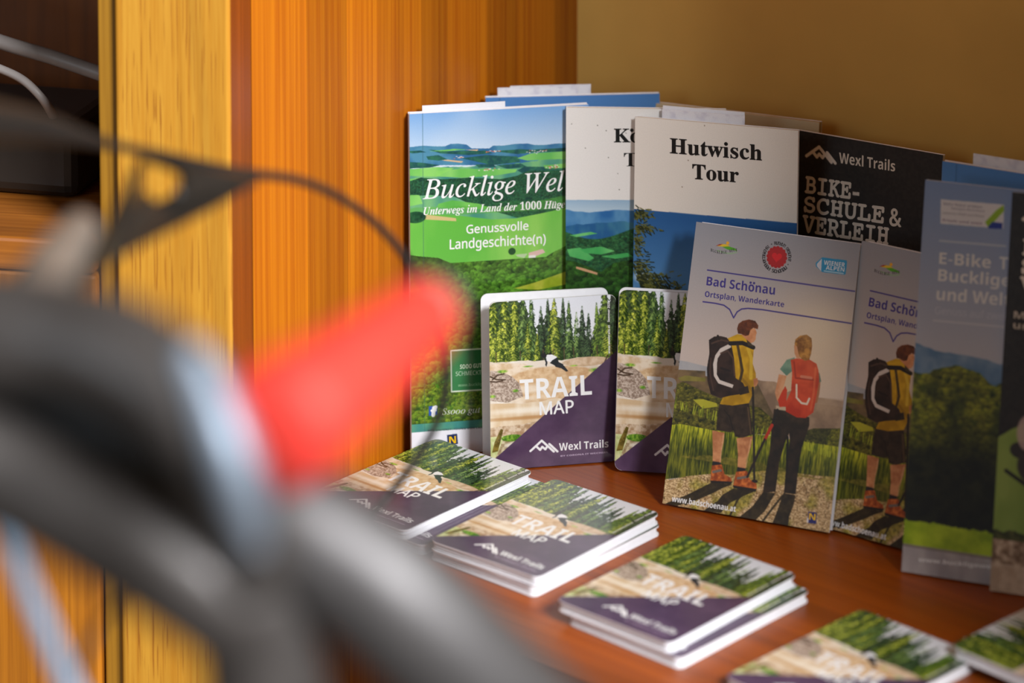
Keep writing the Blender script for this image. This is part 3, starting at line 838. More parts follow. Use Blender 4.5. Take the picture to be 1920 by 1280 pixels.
    dkc = A.tex((44, 32, 22), (64, 48, 34), 40)
    G([(0.2467,0.7214),(0.3223,0.7228),(0.3229,0.7556),(0.3150,0.7909),(0.3199,0.8301),(0.2727,0.8348),(0.2631,0.7874)], skin); G([(0.3966,0.7347),(0.4918,0.7186),(0.4875,0.7568),(0.4696,0.8015),(0.4708,0.8374),(0.4231,0.8370),(0.4166,0.7895)], skin)
    G([(0.2710,0.8263),(0.3192,0.8267),(0.3219,0.8402),(0.2715,0.8435)], (40, 34, 36)); G([(0.4221,0.8319),(0.4698,0.8323),(0.4725,0.8458),(0.4207,0.8475)], (40, 34, 36))
    bt = A.tex((150, 66, 22), (226, 124, 54), 50)
    G([(0.2682,0.8421),(0.3265,0.8329),(0.3509,0.8649),(0.3914,0.8728),(0.4003,0.8874),(0.2703,0.8971)], bt); G([(0.4167,0.8497),(0.4802,0.8398),(0.5034,0.8666),(0.5474,0.8793),(0.5514,0.8994),(0.4089,0.9002)], bt)
    G([(0.2696,0.8937),(0.4015,0.8855),(0.3986,0.8936),(0.2743,0.9019)], (40, 30, 24)); G([(0.4067,0.8970),(0.5522,0.8959),(0.5438,0.9061),(0.4130,0.9058)], (40, 30, 24))
    A.line([(0.2815,0.8632),(0.3247,0.8537)], .014, (120, 110, 100)); A.line([(0.4327,0.8704),(0.4901,0.8594)], .014, (120, 110, 100))
    G([(0.2711,0.6186),(0.4459,0.6076),(0.4720,0.6637),(0.4908,0.7135),(0.4314,0.7296),(0.3868,0.7304),(0.3736,0.7093),(0.3543,0.7180),(0.2700,0.7175),(0.2686,0.6656)], dkc)
    G([(0.2659,0.3982),(0.3306,0.3752),(0.3786,0.3746),(0.4197,0.4006),(0.4386,0.4206),(0.4406,0.4681),(0.4667,0.5021),(0.4729,0.5257),(0.4671,0.5642),(0.4459,0.6076),(0.3507,0.6251),(0.2729,0.6271),(0.2884,0.5996),(0.3489,0.5716),(0.3277,0.4954)], A.tex((176, 132, 6), (222, 174, 24), 16))
    A.line([(0.3651,0.4574),(0.3846,0.5250),(0.4547,0.5619)], .016, (150, 110, 6), .8); A.line([(0.4025,0.4194),(0.4299,0.4517),(0.4404,0.5200)], .02, (244, 208, 70), .6)
    G([(0.1623,0.4105),(0.1927,0.3957),(0.2311,0.3907),(0.2678,0.3928),(0.2987,0.4110),(0.3267,0.4608),(0.3493,0.5282),(0.3968,0.5412),(0.4300,0.5728),(0.3870,0.5819),(0.3291,0.5924),(0.2717,0.6064),(0.2125,0.5979),(0.1820,0.5520),(0.1703,0.5094),(0.1747,0.4567)], A.tex((40, 26, 20), (62, 42, 32), 22))
    st = (226, 214, 204)
    G([(0.2119,0.4604),(0.2368,0.4338),(0.2928,0.4115),(0.3014,0.4247),(0.2511,0.4448),(0.2289,0.4694),(0.2279,0.4869),(0.2344,0.5264),(0.2560,0.5436),(0.3422,0.5531),(0.3371,0.5648),(0.2495,0.5563),(0.2176,0.5331),(0.2048,0.4924)], st)
    A.line([(0.2433,0.4507),(0.2831,0.4385),(0.3208,0.4613),(0.3417,0.5202)], .010, (92, 66, 52), .8); A.line([(0.1872,0.4730),(0.1917,0.5250),(0.2246,0.5829)], .008, (84, 60, 48), .8); A.line([(0.1827,0.4210),(0.2339,0.4044),(0.2795,0.4057)], .010, (92, 68, 54), .8); A.line([(0.2536,0.5020),(0.3120,0.5072)], .012, (30, 20, 16), .8)
    A.line([(0.2133,0.3922),(0.2243,0.4017)], .014, (40, 28, 20))
    A.line([(0.2928,0.4115),(0.3663,0.4034),(0.4342,0.4132)], .024, (34, 26, 22)); A.line([(0.3380,0.4120),(0.3854,0.4990),(0.3775,0.5343)], .016, (50, 38, 26), .8)
    G([(0.3744,0.5640),(0.4282,0.5487),(0.4418,0.5717),(0.3877,0.5853)], dkc)
    G([(0.3437,0.3654),(0.3889,0.3511),(0.4327,0.3457),(0.4446,0.3603),(0.4411,0.3727),(0.4431,0.3830),(0.4334,0.3942),(0.4164,0.3991),(0.3875,0.3895),(0.3616,0.3795)], A.tex((206, 132, 84), (228, 160, 110), 30))
    G([(0.3239,0.3566),(0.3294,0.3387),(0.3510,0.3265),(0.3883,0.3181),(0.4276,0.3200),(0.4501,0.3355),(0.4481,0.3478),(0.4206,0.3450),(0.4047,0.3550),(0.3992,0.3728),(0.3793,0.3780),(0.3543,0.3732),(0.3333,0.3732)], A.tex((72, 34, 14), (120, 62, 26), 40))
    G([(0.3875,0.3895),(0.4197,0.4006),(0.4368,0.4112),(0.4005,0.4092)], (70, 56, 30))
    G([(0.4558,0.5221),(0.4785,0.5166),(0.4870,0.5296),(0.4810,0.5440),(0.4641,0.5489)], skin)
    A.line([(0.4589,0.5529),(0.4834,0.6540),(0.5299,0.8657)], .013, (44, 36, 30)); A.ell([(0.5338,0.8704)][0], .02, .006, (44, 36, 30))
    # ---- woman
    A.line([(0.3036,0.6450),(0.3441,0.6672),(0.3706,0.7096)], .006, (24, 18, 12), .7); A.line([(0.4431,0.6234),(0.4784,0.7113)], .008, (110, 86, 54), .7); A.line([(0.4825,0.7315),(0.4717,0.8270)], .008, (240, 190, 140), .6); A.line([(0.3178,0.7302),(0.3159,0.8253)], .008, (240, 190, 140), .6)
    tr = A.tex((34, 26, 18), (54, 40, 28), 30)
    G([(0.5985,0.6140),(0.6747,0.6120),(0.8114,0.6230),(0.8166,0.6498),(0.8014,0.6921),(0.7866,0.7361),(0.7808,0.7961),(0.7817,0.8910),(0.7120,0.8931),(0.7078,0.8119),(0.7129,0.7177),(0.7039,0.6862),(0.6850,0.7247),(0.6655,0.7906),(0.6621,0.8931),(0.5884,0.9075),(0.5925,0.8235),(0.6025,0.7541),(0.5963,0.6777)], tr)
    G([(0.6066,0.4741),(0.6409,0.4383),(0.6855,0.4258),(0.6985,0.4624),(0.6884,0.4856),(0.6518,0.4941)], A.tex((84, 130, 116), (116, 160, 140), 20))
    G([(0.8158,0.4486),(0.8429,0.4684),(0.8580,0.4943),(0.8382,0.5046)], (86, 116, 104)); G([(0.8361,0.5014),(0.8540,0.4964),(0.8554,0.5338),(0.8478,0.5702),(0.8307,0.5718),(0.8354,0.5356)], (170, 104, 66))
    G([(0.6041,0.4915),(0.6518,0.4941),(0.6410,0.5448),(0.6402,0.5707),(0.6559,0.5906),(0.6368,0.5984),(0.6100,0.5820),(0.5934,0.5578)], A.tex((206, 136, 92), (226, 164, 120), 30))
    G([(0.6514,0.4924),(0.6803,0.4744),(0.6931,0.5401),(0.6543,0.5522),(0.6378,0.5434)], (214, 190, 160)); G([(0.6078,0.6011),(0.6875,0.6022),(0.6898,0.6140),(0.6105,0.6146)], (210, 190, 160), .8)
    red = A.tex((186, 40, 12), (220, 66, 30), 18)
    G([(0.6641,0.4363),(0.6978,0.4282),(0.7733,0.4249),(0.8192,0.4363),(0.8352,0.4588),(0.8459,0.4920),(0.8386,0.5524),(0.8311,0.6042),(0.7890,0.6277),(0.7369,0.6301),(0.6696,0.6159),(0.6637,0.5856),(0.6873,0.5406),(0.6816,0.4811)], red)
    G([(0.6497,0.5286),(0.6642,0.5427),(0.6650,0.5769),(0.6779,0.5980),(0.6291,0.6043),(0.6158,0.5815),(0.6311,0.5543)], (206, 50, 20))
    A.line([(0.7154,0.5192),(0.7239,0.5629),(0.7562,0.5787),(0.7884,0.5792),(0.7992,0.5594)], .011, (240, 224, 206)); A.line([(0.6858,0.4421),(0.7051,0.4961),(0.8127,0.4933)], .01, (150, 26, 10), .8); A.line([(0.7387,0.4880),(0.7971,0.4879)], .016, (226, 160, 140), .6)
    A.line([(0.8164,0.4519),(0.8211,0.5369),(0.8152,0.5971)], .012, (240, 110, 60), .6)
    hair = A.tex((112, 62, 12), (206, 140, 50), 40)
    G([(0.6764,0.3784),(0.6792,0.3627),(0.7029,0.3486),(0.7425,0.3410),(0.7737,0.3512),(0.7818,0.3779),(0.7809,0.4037),(0.7736,0.4266),(0.7484,0.4323),(0.7237,0.4259),(0.7040,0.4147),(0.6854,0.3949)], hair)
    G([(0.6745,0.3838),(0.6925,0.3857),(0.7060,0.4103),(0.7212,0.4278),(0.6974,0.4265),(0.6829,0.4123)], (214, 146, 100))
    A.line([(0.6195,0.6155),(0.5979,0.6706)], .016, (34, 28, 26)); A.line([(0.5979,0.6706),(0.5640,0.7236)], .018, (190, 54, 30)); A.line([(0.5640,0.7236),(0.4872,0.8597)], .014, (44, 34, 28)); A.line([(0.6982,0.7021),(0.7146,0.8163)], .012, (30, 24, 20))
    A.ell((.80, .42), .42, .30, (255, 214, 140), .22, 1.0)          # low sun haze in the printed picture
    A.ell((.84, .30), .22, .10, (255, 238, 200), .30, 1.0)
    # ---- head of the leaflet
    ind = (64, 52, 138)
    A.line([(0.1035,0.1660),(0.9972,0.1673)], .0075, ind)
    A.line([(0.0992,0.2799),(0.1752,0.2790),(0.2288,0.2816),(0.2660,0.2934),(0.2956,0.3206),(0.3122,0.2983),(0.3368,0.2858),(0.3748,0.2801),(0.4610,0.2773),(0.9996,0.2798)], .0075, ind)
    T = A.text
    T('Bad Schönau', 'sans_b', [(0.1062,0.1870),(0.5232,0.1845),(0.5257,0.2199),(0.1069,0.2204)], ind)
    for d in [(0.3731,0.1887),(0.3941,0.1887)]:
        A.ell(d, .0075, .0047, ind)
    T('Ortsplan, Wanderkarte', 'sans_b', [(0.1048,0.2399),(0.5884,0.2374),(0.5892,0.2641),(0.1059,0.2679)], ind)
    T('www.badschoenau.at', 'sans_b', [(0.0540,0.9668),(0.4412,0.9646),(0.4410,0.9860),(0.0539,0.9885)], WHITE)
    nb = [(0.8655,0.9415),(0.9145,0.9406),(0.9204,0.9787),(0.8700,0.9798)]
    G(nb, (44, 44, 110)); T('N', 'sans_b', [(0.8721,0.9459),(0.9096,0.9453),(0.9123,0.9669),(0.8748,0.9675)], (244, 196, 30))
    G([(0.8625,0.9638),(0.8712,0.9637),(0.8728,0.9795),(0.8642,0.9796)], (236, 230, 230))
    # green hill badge
    G([(0.1769,0.0767),(0.2123,0.0714),(0.2525,0.0754),(0.2721,0.0827),(0.2117,0.0838)], (86, 172, 30)); G([(0.1463,0.0764),(0.1659,0.0678),(0.1989,0.0654),(0.2242,0.0705),(0.1797,0.0756)], (236, 200, 40)); G([(0.1343,0.0773),(0.1569,0.0685),(0.1778,0.0661),(0.1608,0.0726)], (170, 40, 30))
    A.ell([(0.2070,0.0604)][0], .010, .006, (246, 180, 40)); A.line([(0.1495,0.0920),(0.1992,0.0970),(0.2384,0.0958),(0.2672,0.0883)], .008, (150, 190, 140), .7)
    for k, ch in enumerate('BUCKLIGE WELT'):
        if ch == ' ': continue
        x = 221 + k * 8.4; y = 108 + 13 * math.sin(math.pi * min(1, (k + 2) / 13)) + k * .4
        q = [(x, y), (x + 7.2, y + .8), (x + 7.2, y + 12.8), (x, y + 12)]
        T(ch, 'serif_b', [badge_uv(a) for a in q], (40, 34, 32))
    # heart seal
    c0 = badge_uv((490, 147))
    for k in range(16):
        a = k / 16 * 2 * math.pi
        A.ell((c0[0] + .052 * math.cos(a), c0[1] + .052 * math.sin(a) / A.asp), .012, .012 / A.asp, (176, 24, 24))
    A.ell(c0, .055, .055 / A.asp, (182, 26, 26))
    hp = []
    for k in range(40):
        t_ = k / 40 * 2 * math.pi
        hp.append((c0[0] + .0019 * 16 * math.sin(t_) ** 3, c0[1] - (.0019 * (13 * math.cos(t_) - 5 * math.cos(2 * t_) - 2 * math.cos(3 * t_) - math.cos(4 * t_))) / A.asp))
    G(hp, (226, 30, 34))
    def ring(s, a0, a1, r, hh, col):
        for k, ch in enumerate(s):
            if ch == ' ': continue
            a = math.radians(a0 + (a1 - a0) * k / max(1, len(s) - 1))
            sg = 1 if a1 > a0 else -1
            ra = np.array([math.cos(a), math.sin(a)]); ta = np.array([-math.sin(a), math.cos(a)]) * sg
            up = ra * sg
            wd = hh * (.45 if ch in 'ilt!.,\'•1' else .75)
            P = [ra * r + up * hh / 2 - ta * wd / 2, ra * r + up * hh / 2 + ta * wd / 2, ra * r - up * hh / 2 + ta * wd / 2, ra * r - up * hh / 2 - ta * wd / 2]
            if ch == '•':
                A.ell((c0[0] + ra[0] * r, c0[1] + ra[1] * r / A.asp), .004, .004 / A.asp, col); continue
            T(ch, 'sans_b', [(c0[0] + p_[0], c0[1] + p_[1] / A.asp) for p_ in P], col)
    ring("Herzlichst • Rundum g'sund! •", -214, 24, .079, .019, (60, 50, 52))
    ring('Bad Schönau', 138, 42, .080, .021, (40, 34, 40))
    # blue tag
    blu = (40, 150, 200)
    G([(0.7831,0.0647),(0.9286,0.0638),(0.9327,0.0704),(0.9318,0.1117),(0.9237,0.1149),(0.7930,0.1165),(0.7518,0.0999),(0.7481,0.0881)], blu)
    G([(0.7560,0.0909),(0.7812,0.0700),(0.7852,0.1137),(0.7590,0.0993)], (226, 226, 232)); G([(0.7633,0.0912),(0.7771,0.0789),(0.7796,0.1072),(0.7648,0.0989)], (210, 214, 224))
    T('WIENER', 'sans_b', [(0.7966,0.0740),(0.9216,0.0730),(0.9216,0.0884),(0.7967,0.0895)], (226, 238, 244)); T('ALPEN', 'sans_b', [(0.8115,0.0909),(0.9219,0.0901),(0.9218,0.1047),(0.8114,0.1056)], (226, 238, 244))
    A.line([(0.8038,0.1114),(0.9172,0.1111)], .006, (190, 222, 236))
    return A


BADGE = np.array([(0.0663,0.0435),(0.5129,0.0104),(0.5397,0.1476),(0.0946,0.1826)])
def badge_uv(p):
    x, y = (p[0] - 200) / 300.0, (p[1] - 60) / 160.0
    return tuple((BADGE[0] * (1 - x) + BADGE[1] * x) * (1 - y) + (BADGE[3] * (1 - x) + BADGE[2] * x) * y)


def art_ebike(w, h):
    A = Art(w, h, 3.0)
    A.a = A.grad((128, 150, 190), (196, 190, 192), .0, .48) + np.zeros((A.H, A.W, 3))
    A.ragged([[0, .418], [.1, .432], [.25, .435], [.45, .445], [1, .43]], A.tex((92, 124, 156), (134, 156, 178), 12, 3), .008, 10)
    reg = np.clip((A.V - .478 - .018 * np.sin(A.U * 17 + 1) + .02 * (A.U - .3) - .03 * (A.noise(12, 3, 44) - .5)) * 300, 0, 1) * (A.V < .90)
    A.crowns(reg, (34, 48, 8), (96, 112, 14), (236, 220, 56), .026, 41, 1.6)
    A.put(reg * np.clip((A.noise(9, 3, 46) - .52) * 6, 0, 1), A.tex((20, 26, 10), (60, 70, 20), 30), .75)
    lo = np.clip((A.V - .56) * 7 - .9 * np.abs(A.U - .33) + .8 * (A.noise(6, 3, 42) - .5), 0, 1) * (A.V < .905)
    A.put(lo, A.tex((18, 20, 10), (40, 42, 20), 20))
    A.put(np.clip((A.V - .76) * 14, 0, 1) * (A.V < .905), A.tex((16, 16, 10), (30, 32, 16), 20))
    A.ragged([[0, .868], [1, .875]], A.tex((140, 166, 8), (178, 200, 30), 14, 3), .006, 40)
    A.put(np.clip((A.V - .928) * 300, 0, 1) + 0 * A.U, A.tex((150, 140, 140), (186, 176, 172), 10, 3, .4))
    A.line([(0, .933), (1, .935)], .012, (110, 96, 88), .6)
    # rider at the right
    dk = (40, 34, 36)
    A.poly([(.50, .775), (.58, .745), (.66, .72), (.74, .74), (.70, .79), (.60, .80)], dk); A.poly([(.47, .80), (.52, .77), (.54, .79), (.49, .815)], (150, 110, 90))
    for c in ((.575, .900), (.86, .905)):
        A.ell(c, .085, .052, (26, 22, 22)); A.ell(c, .066, .040, A.tex((100, 110, 30), (60, 60, 30), 20))
    A.line([(.575, .90), (.62, .84), (.80, .84), (.86, .905)], .022, dk); A.line([(.62, .84), (.60, .80)], .02, dk)
    A.poly([(.68, .72), (.80, .70), (.84, .79), (.74, .80)], (190, 70, 50)); A.ell((.70, .685), .05, .022, (60, 60, 66)); A.poly([(.74, .79), (.84, .79), (.78, .90), (.73, .90)], dk)
    # white notice
    A.poly([(0.0856,0.0458),(0.4079,0.0417),(0.4096,0.1032),(0.0908,0.1083)], (226, 222, 222))
    A.poly([(0.3163,0.0916),(0.3702,0.0577),(0.4049,0.0427),(0.4097,0.0578),(0.3658,0.0857),(0.3336,0.1029)], (150, 190, 20)); A.poly([(0.3313,0.1031),(0.3526,0.0895),(0.4057,0.0888),(0.4037,0.1043),(0.3378,0.1066)], (36, 54, 150))
    T = A.text
    T('Mehr Natur erleben', 'sans', [(0.1002,0.0515),(0.2969,0.0495),(0.2979,0.0579),(0.1012,0.0600)], (110, 100, 130)); T('Radregion Wechselland', 'sans', [(0.1414,0.0620),(0.3096,0.0603),(0.3106,0.0688),(0.1424,0.0705)], (120, 110, 136))
    T('zwischen Wald und Wiese', 'sans', [(0.0969,0.0754),(0.3095,0.0727),(0.3104,0.0804),(0.0978,0.0831)], (140, 130, 140)); T('frisch und weit', 'sans_b', [(0.0992,0.0946),(0.3019,0.0924),(0.3027,0.0993),(0.1000,0.1016)], (140, 110, 140))
    pale = (226, 222, 216)
    A.line([(0.0930,0.1523),(0.4259,0.1468)], .009, pale, .55); A.line([(0.0858,0.3575),(0.5212,0.3504)], .009, pale, .5)
    T('E-Bike', 'sans_b', [(0.0956,0.1800),(0.3572,0.1754),(0.3586,0.2076),(0.0963,0.2116)], pale); T('Tour', 'sans_b', [(0.4004,0.1752),(0.5797,0.1723),(0.5809,0.2035),(0.4010,0.2066)], pale)
    T('Bucklige', 'sans_b', [(0.0957,0.2230),(0.4606,0.2172),(0.4609,0.2576),(0.0950,0.2653)], pale); T('und Welt', 'sans_b', [(0.0942,0.2712),(0.4660,0.2645),(0.4669,0.2976),(0.0925,0.3047)], pale)
    T('Genuss auf zwei', 'sans', [(0.0900,0.3202),(0.4459,0.3141),(0.4454,0.3343),(0.0896,0.3405)], (196, 196, 204)); T('www.buckligewelt.info', 'sans_b', [(0.0838,0.9582),(0.5743,0.9456),(0.5730,0.9591),(0.0811,0.9719)], (236, 232, 230))
    return A


def art_blue(w, h):
    A = Art(w, h, 1.6)
    A.a = A.grad((84, 140, 206), (150, 186, 224), 0, .5) + np.zeros((A.H, A.W, 3))
    A.put(np.clip((A.V - .5) * 60, 0, 1) + 0 * A.U, A.tex((60, 110, 40), (120, 160, 60), 14))
    A.line([(.08, 0), (.08, 1)], .008, (60, 100, 150), .5)
    return A


def art_cream(w, h):
    A = Art(w, h, 1.2, (206, 186, 148))
    A.put((A.V > .3) * 1.0 + 0 * A.U, A.tex((90, 120, 60), (150, 160, 90), 10))
    return A

# ------------------------------------------------------------------ the room
def R(d): return math.radians(d)

def structure(o):
    o['kind'] = 'structure'
    return o

def frame_box(name, origin, yaw, x0, x1, y0, y1, z0, z1, mat, parent=None, bev=0.0, seg=2, smooth=False):
    """box in a frame standing at origin and turned by yaw (x along the face, y into it)."""
    bm = bmesh.new(); box_bm(bm, x0, x1, y0, y1, z0, z1, bev, seg)
    o = bm_obj(name, bm, mat, parent)
    o.location = (origin[0], origin[1], 0.0); o.rotation_euler = (0, 0, R(yaw))
    return o

WX, WY = 0.040, 0.195                       # inner corner of the niche
structure(frame_box('wall_back', (WX, WY), -31.0, -0.03, 0.60, 0.0, 0.06, -0.80, 0.75, M['plaster']))
structure(frame_box('shade_wall_right', (0.372, -0.455), 90.0, 0.0, 0.447, -0.05, 0.0, -0.80, 0.75, M['plaster']))  # unseen wall, added and sized to shade the right end of the shelf
structure(frame_box('floor', (0, -0.6), 0.0, -2.2, 2.4, -1.6, 1.2, -0.84, -0.80, M['floor']))

# ------------------------------------------------------------------ built-in cabinet: pine side, oak stile, shelf board, recess at the left
cab = thing('corner_cabinet', 'built-in orange wooden cabinet with oak stile and reddish brown shelf in the wall corner', 'cabinet', (0, 0, 0))
PX, PY = -0.1412, -0.0117                     # front end of the pine side
PYAW = math.degrees(math.atan2(WY - PY, WX - PX))
pl = math.hypot(WY - PY, WX - PX)
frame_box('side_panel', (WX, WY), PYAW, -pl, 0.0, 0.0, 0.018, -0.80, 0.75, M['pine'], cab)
frame_box('panel_edge', (PX, PY), math.degrees(math.atan2(PY + 0.0355, PX + 0.1500)), -0.026, 0.0, 0.0, 0.012, -0.80, 0.75, M['pine_shaded'], cab, 0.001)
frame_box('oak_stile', (-0.1505, -0.0375), -10.0, -0.0640, 0.0, 0.0, 0.022, -0.80, 0.75, M['oak'], cab, 0.0022, 3)
frame_box('stile_edge', (-0.1505, -0.0375), -10.0, -0.0745, -0.0640, 0.004, 0.022, -0.80, 0.75, M['oak_edge'], cab, 0.001)

ca, sa = math.cos(R(42.0)), math.sin(R(42.0))
P = [(WX - .001, WY), (-0.1485, -0.034), (0.0157, -0.187), (0.365, -0.513), (0.365, -0.005)]
Pl = [(x * ca - y * sa, x * sa + y * ca) for x, y in P]
bm = bmesh.new(); prism_bm(bm, Pl, -0.030, 0.0)
bm.edges.ensure_lookup_table()
fe = [e for e in bm.edges if abs(e.verts[0].co.z - e.verts[1].co.z) < 1e-6 and
      all(min((Vector(Pl[k]) - v.co.xy).length for k in (1, 2, 3)) < 1e-5 for v in e.verts)]
bmesh.ops.bevel(bm, geom=fe, offset=0.010, segments=5, affect='EDGES', profile=0.5)
sh = bm_obj('shelf_board', bm, M['shelf'], cab, smooth=False)
sh.rotation_euler = (0, 0, R(-42.0))

LO = (-0.225, -0.0245)
frame_box('ledge_board', LO, -10.0, -0.42, 0.0, -0.002, 0.200, 0.140, 0.158, M['ledge'], cab, 0.002)
frame_box('drawer_front', LO, -10.0, -0.42, 0.0, 0.0, 0.018, -0.78, 0.139, M['drawer'], cab, 0.002)
frame_box('recess_back', LO, -10.0, -0.46, 0.02, 0.200, 0.215, -0.80, 0.75, M['recess'], cab)
frame_box('recess_side', LO, -10.0, 0.0, 0.014, 0.014, 0.200, -0.78, 0.75, M['recess'], cab)
frame_box('recess_top', LO, -10.0, -0.46, 0.0, 0.004, 0.199, 0.40, 0.418, M['recess'], cab)

# things in the dark recess at the left
bm = bmesh.new(); box_bm(bm, -0.16, 0.0, 0.0, 0.075, 0.0, 0.045, 0.008, 3)
dev = bm_obj('router_box', bm, M['black_plastic'], None)
dev.location = (-0.245, 0.045, 0.1583); dev.rotation_euler = (0, 0, R(-14))
tag(dev, 'black flat device box lying on the dark ledge left of the oak post', 'device')
bm = bmesh.new(); box_bm(bm, -0.150, -0.138, -0.002, 0.003, 0.012, 0.024, 0.001)
bm_obj('socket', bm, M['grey_plastic'], dev)
tag(tube('white_rod', [(-0.3398,0.0995,0.2516,0.0042),(-0.2940,0.0834,0.2400,0.0042),(-0.2611,0.0679,0.2348,0.0042),(-0.2294,0.0572,0.2271,0.0042)], M['cable']), 'pale grey rod slanting across the dark recess at top left', 'rod')
tag(tube('grey_cable', [(-0.3187,0.0682,0.2384,0.0024),(-0.2927,0.0576,0.2323,0.0024),(-0.2768,0.0521,0.2267,0.0024),(-0.2658,0.0484,0.2179,0.0024),(-0.2604,0.0554,0.2061,0.0026),(-0.2586,0.0645,0.1955,0.0028)], M['cable']), 'thin grey cable curling down onto the black device box', 'cable')

# ------------------------------------------------------------------ leaflets
def place(root, rect, thick):
    x, y, yaw, lean, w, h = rect
    root.location = (x, y, 0.0002 + thick * math.sin(R(max(lean, 0))))
    root.rotation_euler = (R(-lean), 0, R(yaw))


def leaflet(name, label, rect, art, ink, pages=6, pt=0.00045, kind='brochure', back=True, tops=0.0, group=None, page_mat=None):
    """stapled brochure or folded leaflet: printed front, block of pages or folded panels, back cover."""
    w, h = rect[4], rect[5]
    root = thing(name, label, kind, group=group)
    ft = 0.00035
    link_mesh('front_cover', cover_mesh('front_cover', art, M['paper'], ink, ft), root)
    sheets = []
    y = ft + 0.00008
    for k in range(pages):
        sheets.append((w - 0.0008, h - 0.0006, y, y + pt, 0, (-1) ** k * 0.0002, 0.0 if k % 2 else 0.0004 + tops * k))
        y += pt + 0.00018
    slabs_obj('page_block', sheets, page_mat or M['paper'], root)
    if back:
        slabs_obj('back_cover', [(w, h, y, y + ft, 0, 0, 0)], M['board'], root)
        y += ft
    place(root, rect, y)
    return root

RB = (-0.0062,0.0780,11.04,1.49,0.1050,0.2002); RK = (0.0768,0.0783,-2.99,1.61,0.0920,0.2004); RH = (0.1142,0.0590,-17.27,2.02,0.0953,0.1968); RS = (0.1928,0.0460,-32.81,6.00,0.0910,0.1876); R1 = (0.1273,-0.0200,-23.85,19.74,0.0964,0.1532); R2 = (0.2049,-0.0632,-36.56,17.63,0.0959,0.1542)
RE = (0.2534,-0.1046,-20.71,12.99,0.1050,0.2021); RX = (0.2939,-0.1260,-20.27,13.32,0.1000,0.2026); RU = (0.0363,0.1190,5.00,1.50,0.1030,0.1969); RV = (0.2709,-0.0464,-30.06,5.00,0.1030,0.1970); RC = (0.1234,0.0930,-24.01,5.00,0.1030,0.1914)
BG = 'brochures leaning along the back wall'
leaflet('picture_brochure', 'brochure with green hill landscape cover standing against the orange pine panel, leftmost', RB, art_bucklige(RB[4], RB[5]), M['gloss'], 7, group=BG)
leaflet('tour_brochure', 'white topped brochure with blue hills, half hidden right of the green landscape brochure', RK, art_koenig(RK[4], RK[5]), M['matte'], 4, group=BG, page_mat=M['cream'])
leaflet('tour_brochure', 'white topped brochure with bold black Hutwisch Tour lettering over blue sky', RH, art_hutwisch(RH[4], RH[5]), M['matte'], 4, group=BG, page_mat=M['cream'])
leaflet('bike_school_leaflet', 'black leaflet with BIKE-SCHULE & VERLEIH lettering leaning on the beige wall', RS, art_bikeschool(RS[4], RS[5]), M['matte'], 3, group=BG)
leaflet('bike_tour_leaflet', 'blue grey E-Bike leaflet with trees and white notice, in front of the black leaflets', RE, art_ebike(RE[4], RE[5]), M['matte'], 4, group=BG)
leaflet('bike_school_leaflet', 'black leaflet at the right photo edge, in front of the E-Bike leaflet', RX, art_bikeschool(RX[4], RX[5], 0.80, 0.007, True), M['matte'], 3, group=BG)
leaflet('blue_brochure', 'blue brochure deep in the wall corner, only its top edge showing behind two white slips', RU, art_blue(RU[4], RU[5]), M['matte'], 5, group=BG)
leaflet('blue_brochure', 'blue brochure on the right behind the E-Bike leaflet, under an orange marked slip', RV, art_blue(RV[4], RV[5]), M['matte'], 5, group=BG)
leaflet('cream_brochure', 'brownish cream brochure edge peeping out behind the Hutwisch brochure', RC, art_cream(RC[4], RC[5]), M['matte'], 7, 0.0005, group=BG, page_mat=M['cream'])

# the two folded town maps with hikers on the cover
def town_map(label, rect, cover=None):
    w, h = rect[4], rect[5]
    root = thing('folded_town_map', label, 'folded map', group='town maps with hikers')
    if cover is None:
        cover = cover_mesh('front_panel', art_badschoenau(w, h), M['paper'], M['matte'], 0.0003)
    link_mesh('front_panel', cover, root)
    sheets = []; y = 0.0006
    for k in range(6):
        dz = 0.0012 if k >= 3 else 0.0
        sheets.append((w - 0.0006 * k, h - 0.0008, y, y + 0.0003, 0, 0.0016 if k >= 3 else 0.0, dz)); y += 0.00055 + (0.0006 if k == 2 else 0)
    slabs_obj('folded_panels', sheets, M['paper'], root)
    place(root, rect, y)
    return root, cover
_, bad_me = town_map('folded map with two hikers, fully visible, red rucksack on the woman', R1)
town_map('folded map with hikers tucked between the other hiker map and the E-Bike leaflet', (R2[0] - .0006, R2[1] + .0060, R2[2], R2[3], R1[4], R1[5]), bad_me)

# white slips sticking up behind the brochures
def art_slip(w, h):
    A = Art(w, h, 1.2, (238, 238, 244))
    A.put((A.V < .06) * np.clip((A.noise(14, 3, 90) - .5) * 4, 0, 1), (206, 204, 220), .6)
    A.poly([(0, .03), (.10, .035), (.06, .075), (0, .08)], (232, 120, 50))
    return A

def slip(label, rect, xa, xb, up, back, mark=True):
    """card standing behind the leaflet at rect, from xa to xb along it, rising 'up' above its top."""
    x, y, yaw, lean, w, h = rect
    sw, shh = xb - xa, h + up
    o = link_mesh('paper_slip', cover_mesh('paper_slip', art_slip(sw, shh) if mark else Art(sw, shh, 0.6, (238, 238, 244)), M['paper'], M['matte'], 0.00045))
    mx = (xa + xb) / 2
    a = R(yaw)
    ln = R(lean)
    o.location = (x + mx * math.cos(a) - back * math.sin(a), y + mx * math.sin(a) + back * math.cos(a), 0.0006)
    o.rotation_euler = (-ln, 0, a)
    tag(o, label, 'paper slip', 'white slips behind the brochures')
    return o
slip('white slip above the left corner of the green landscape brochure', RB, -0.044, 0.0045, 0.0025, 0.0062, False)
slip('front one of the two white slips above the blue brochure in the corner', RU, -0.0440, 0.0035, 0.0038, 0.0056)
slip('rear one of the two white slips above the blue brochure in the corner', RU, -0.0365, 0.0115, 0.0043, 0.0072)
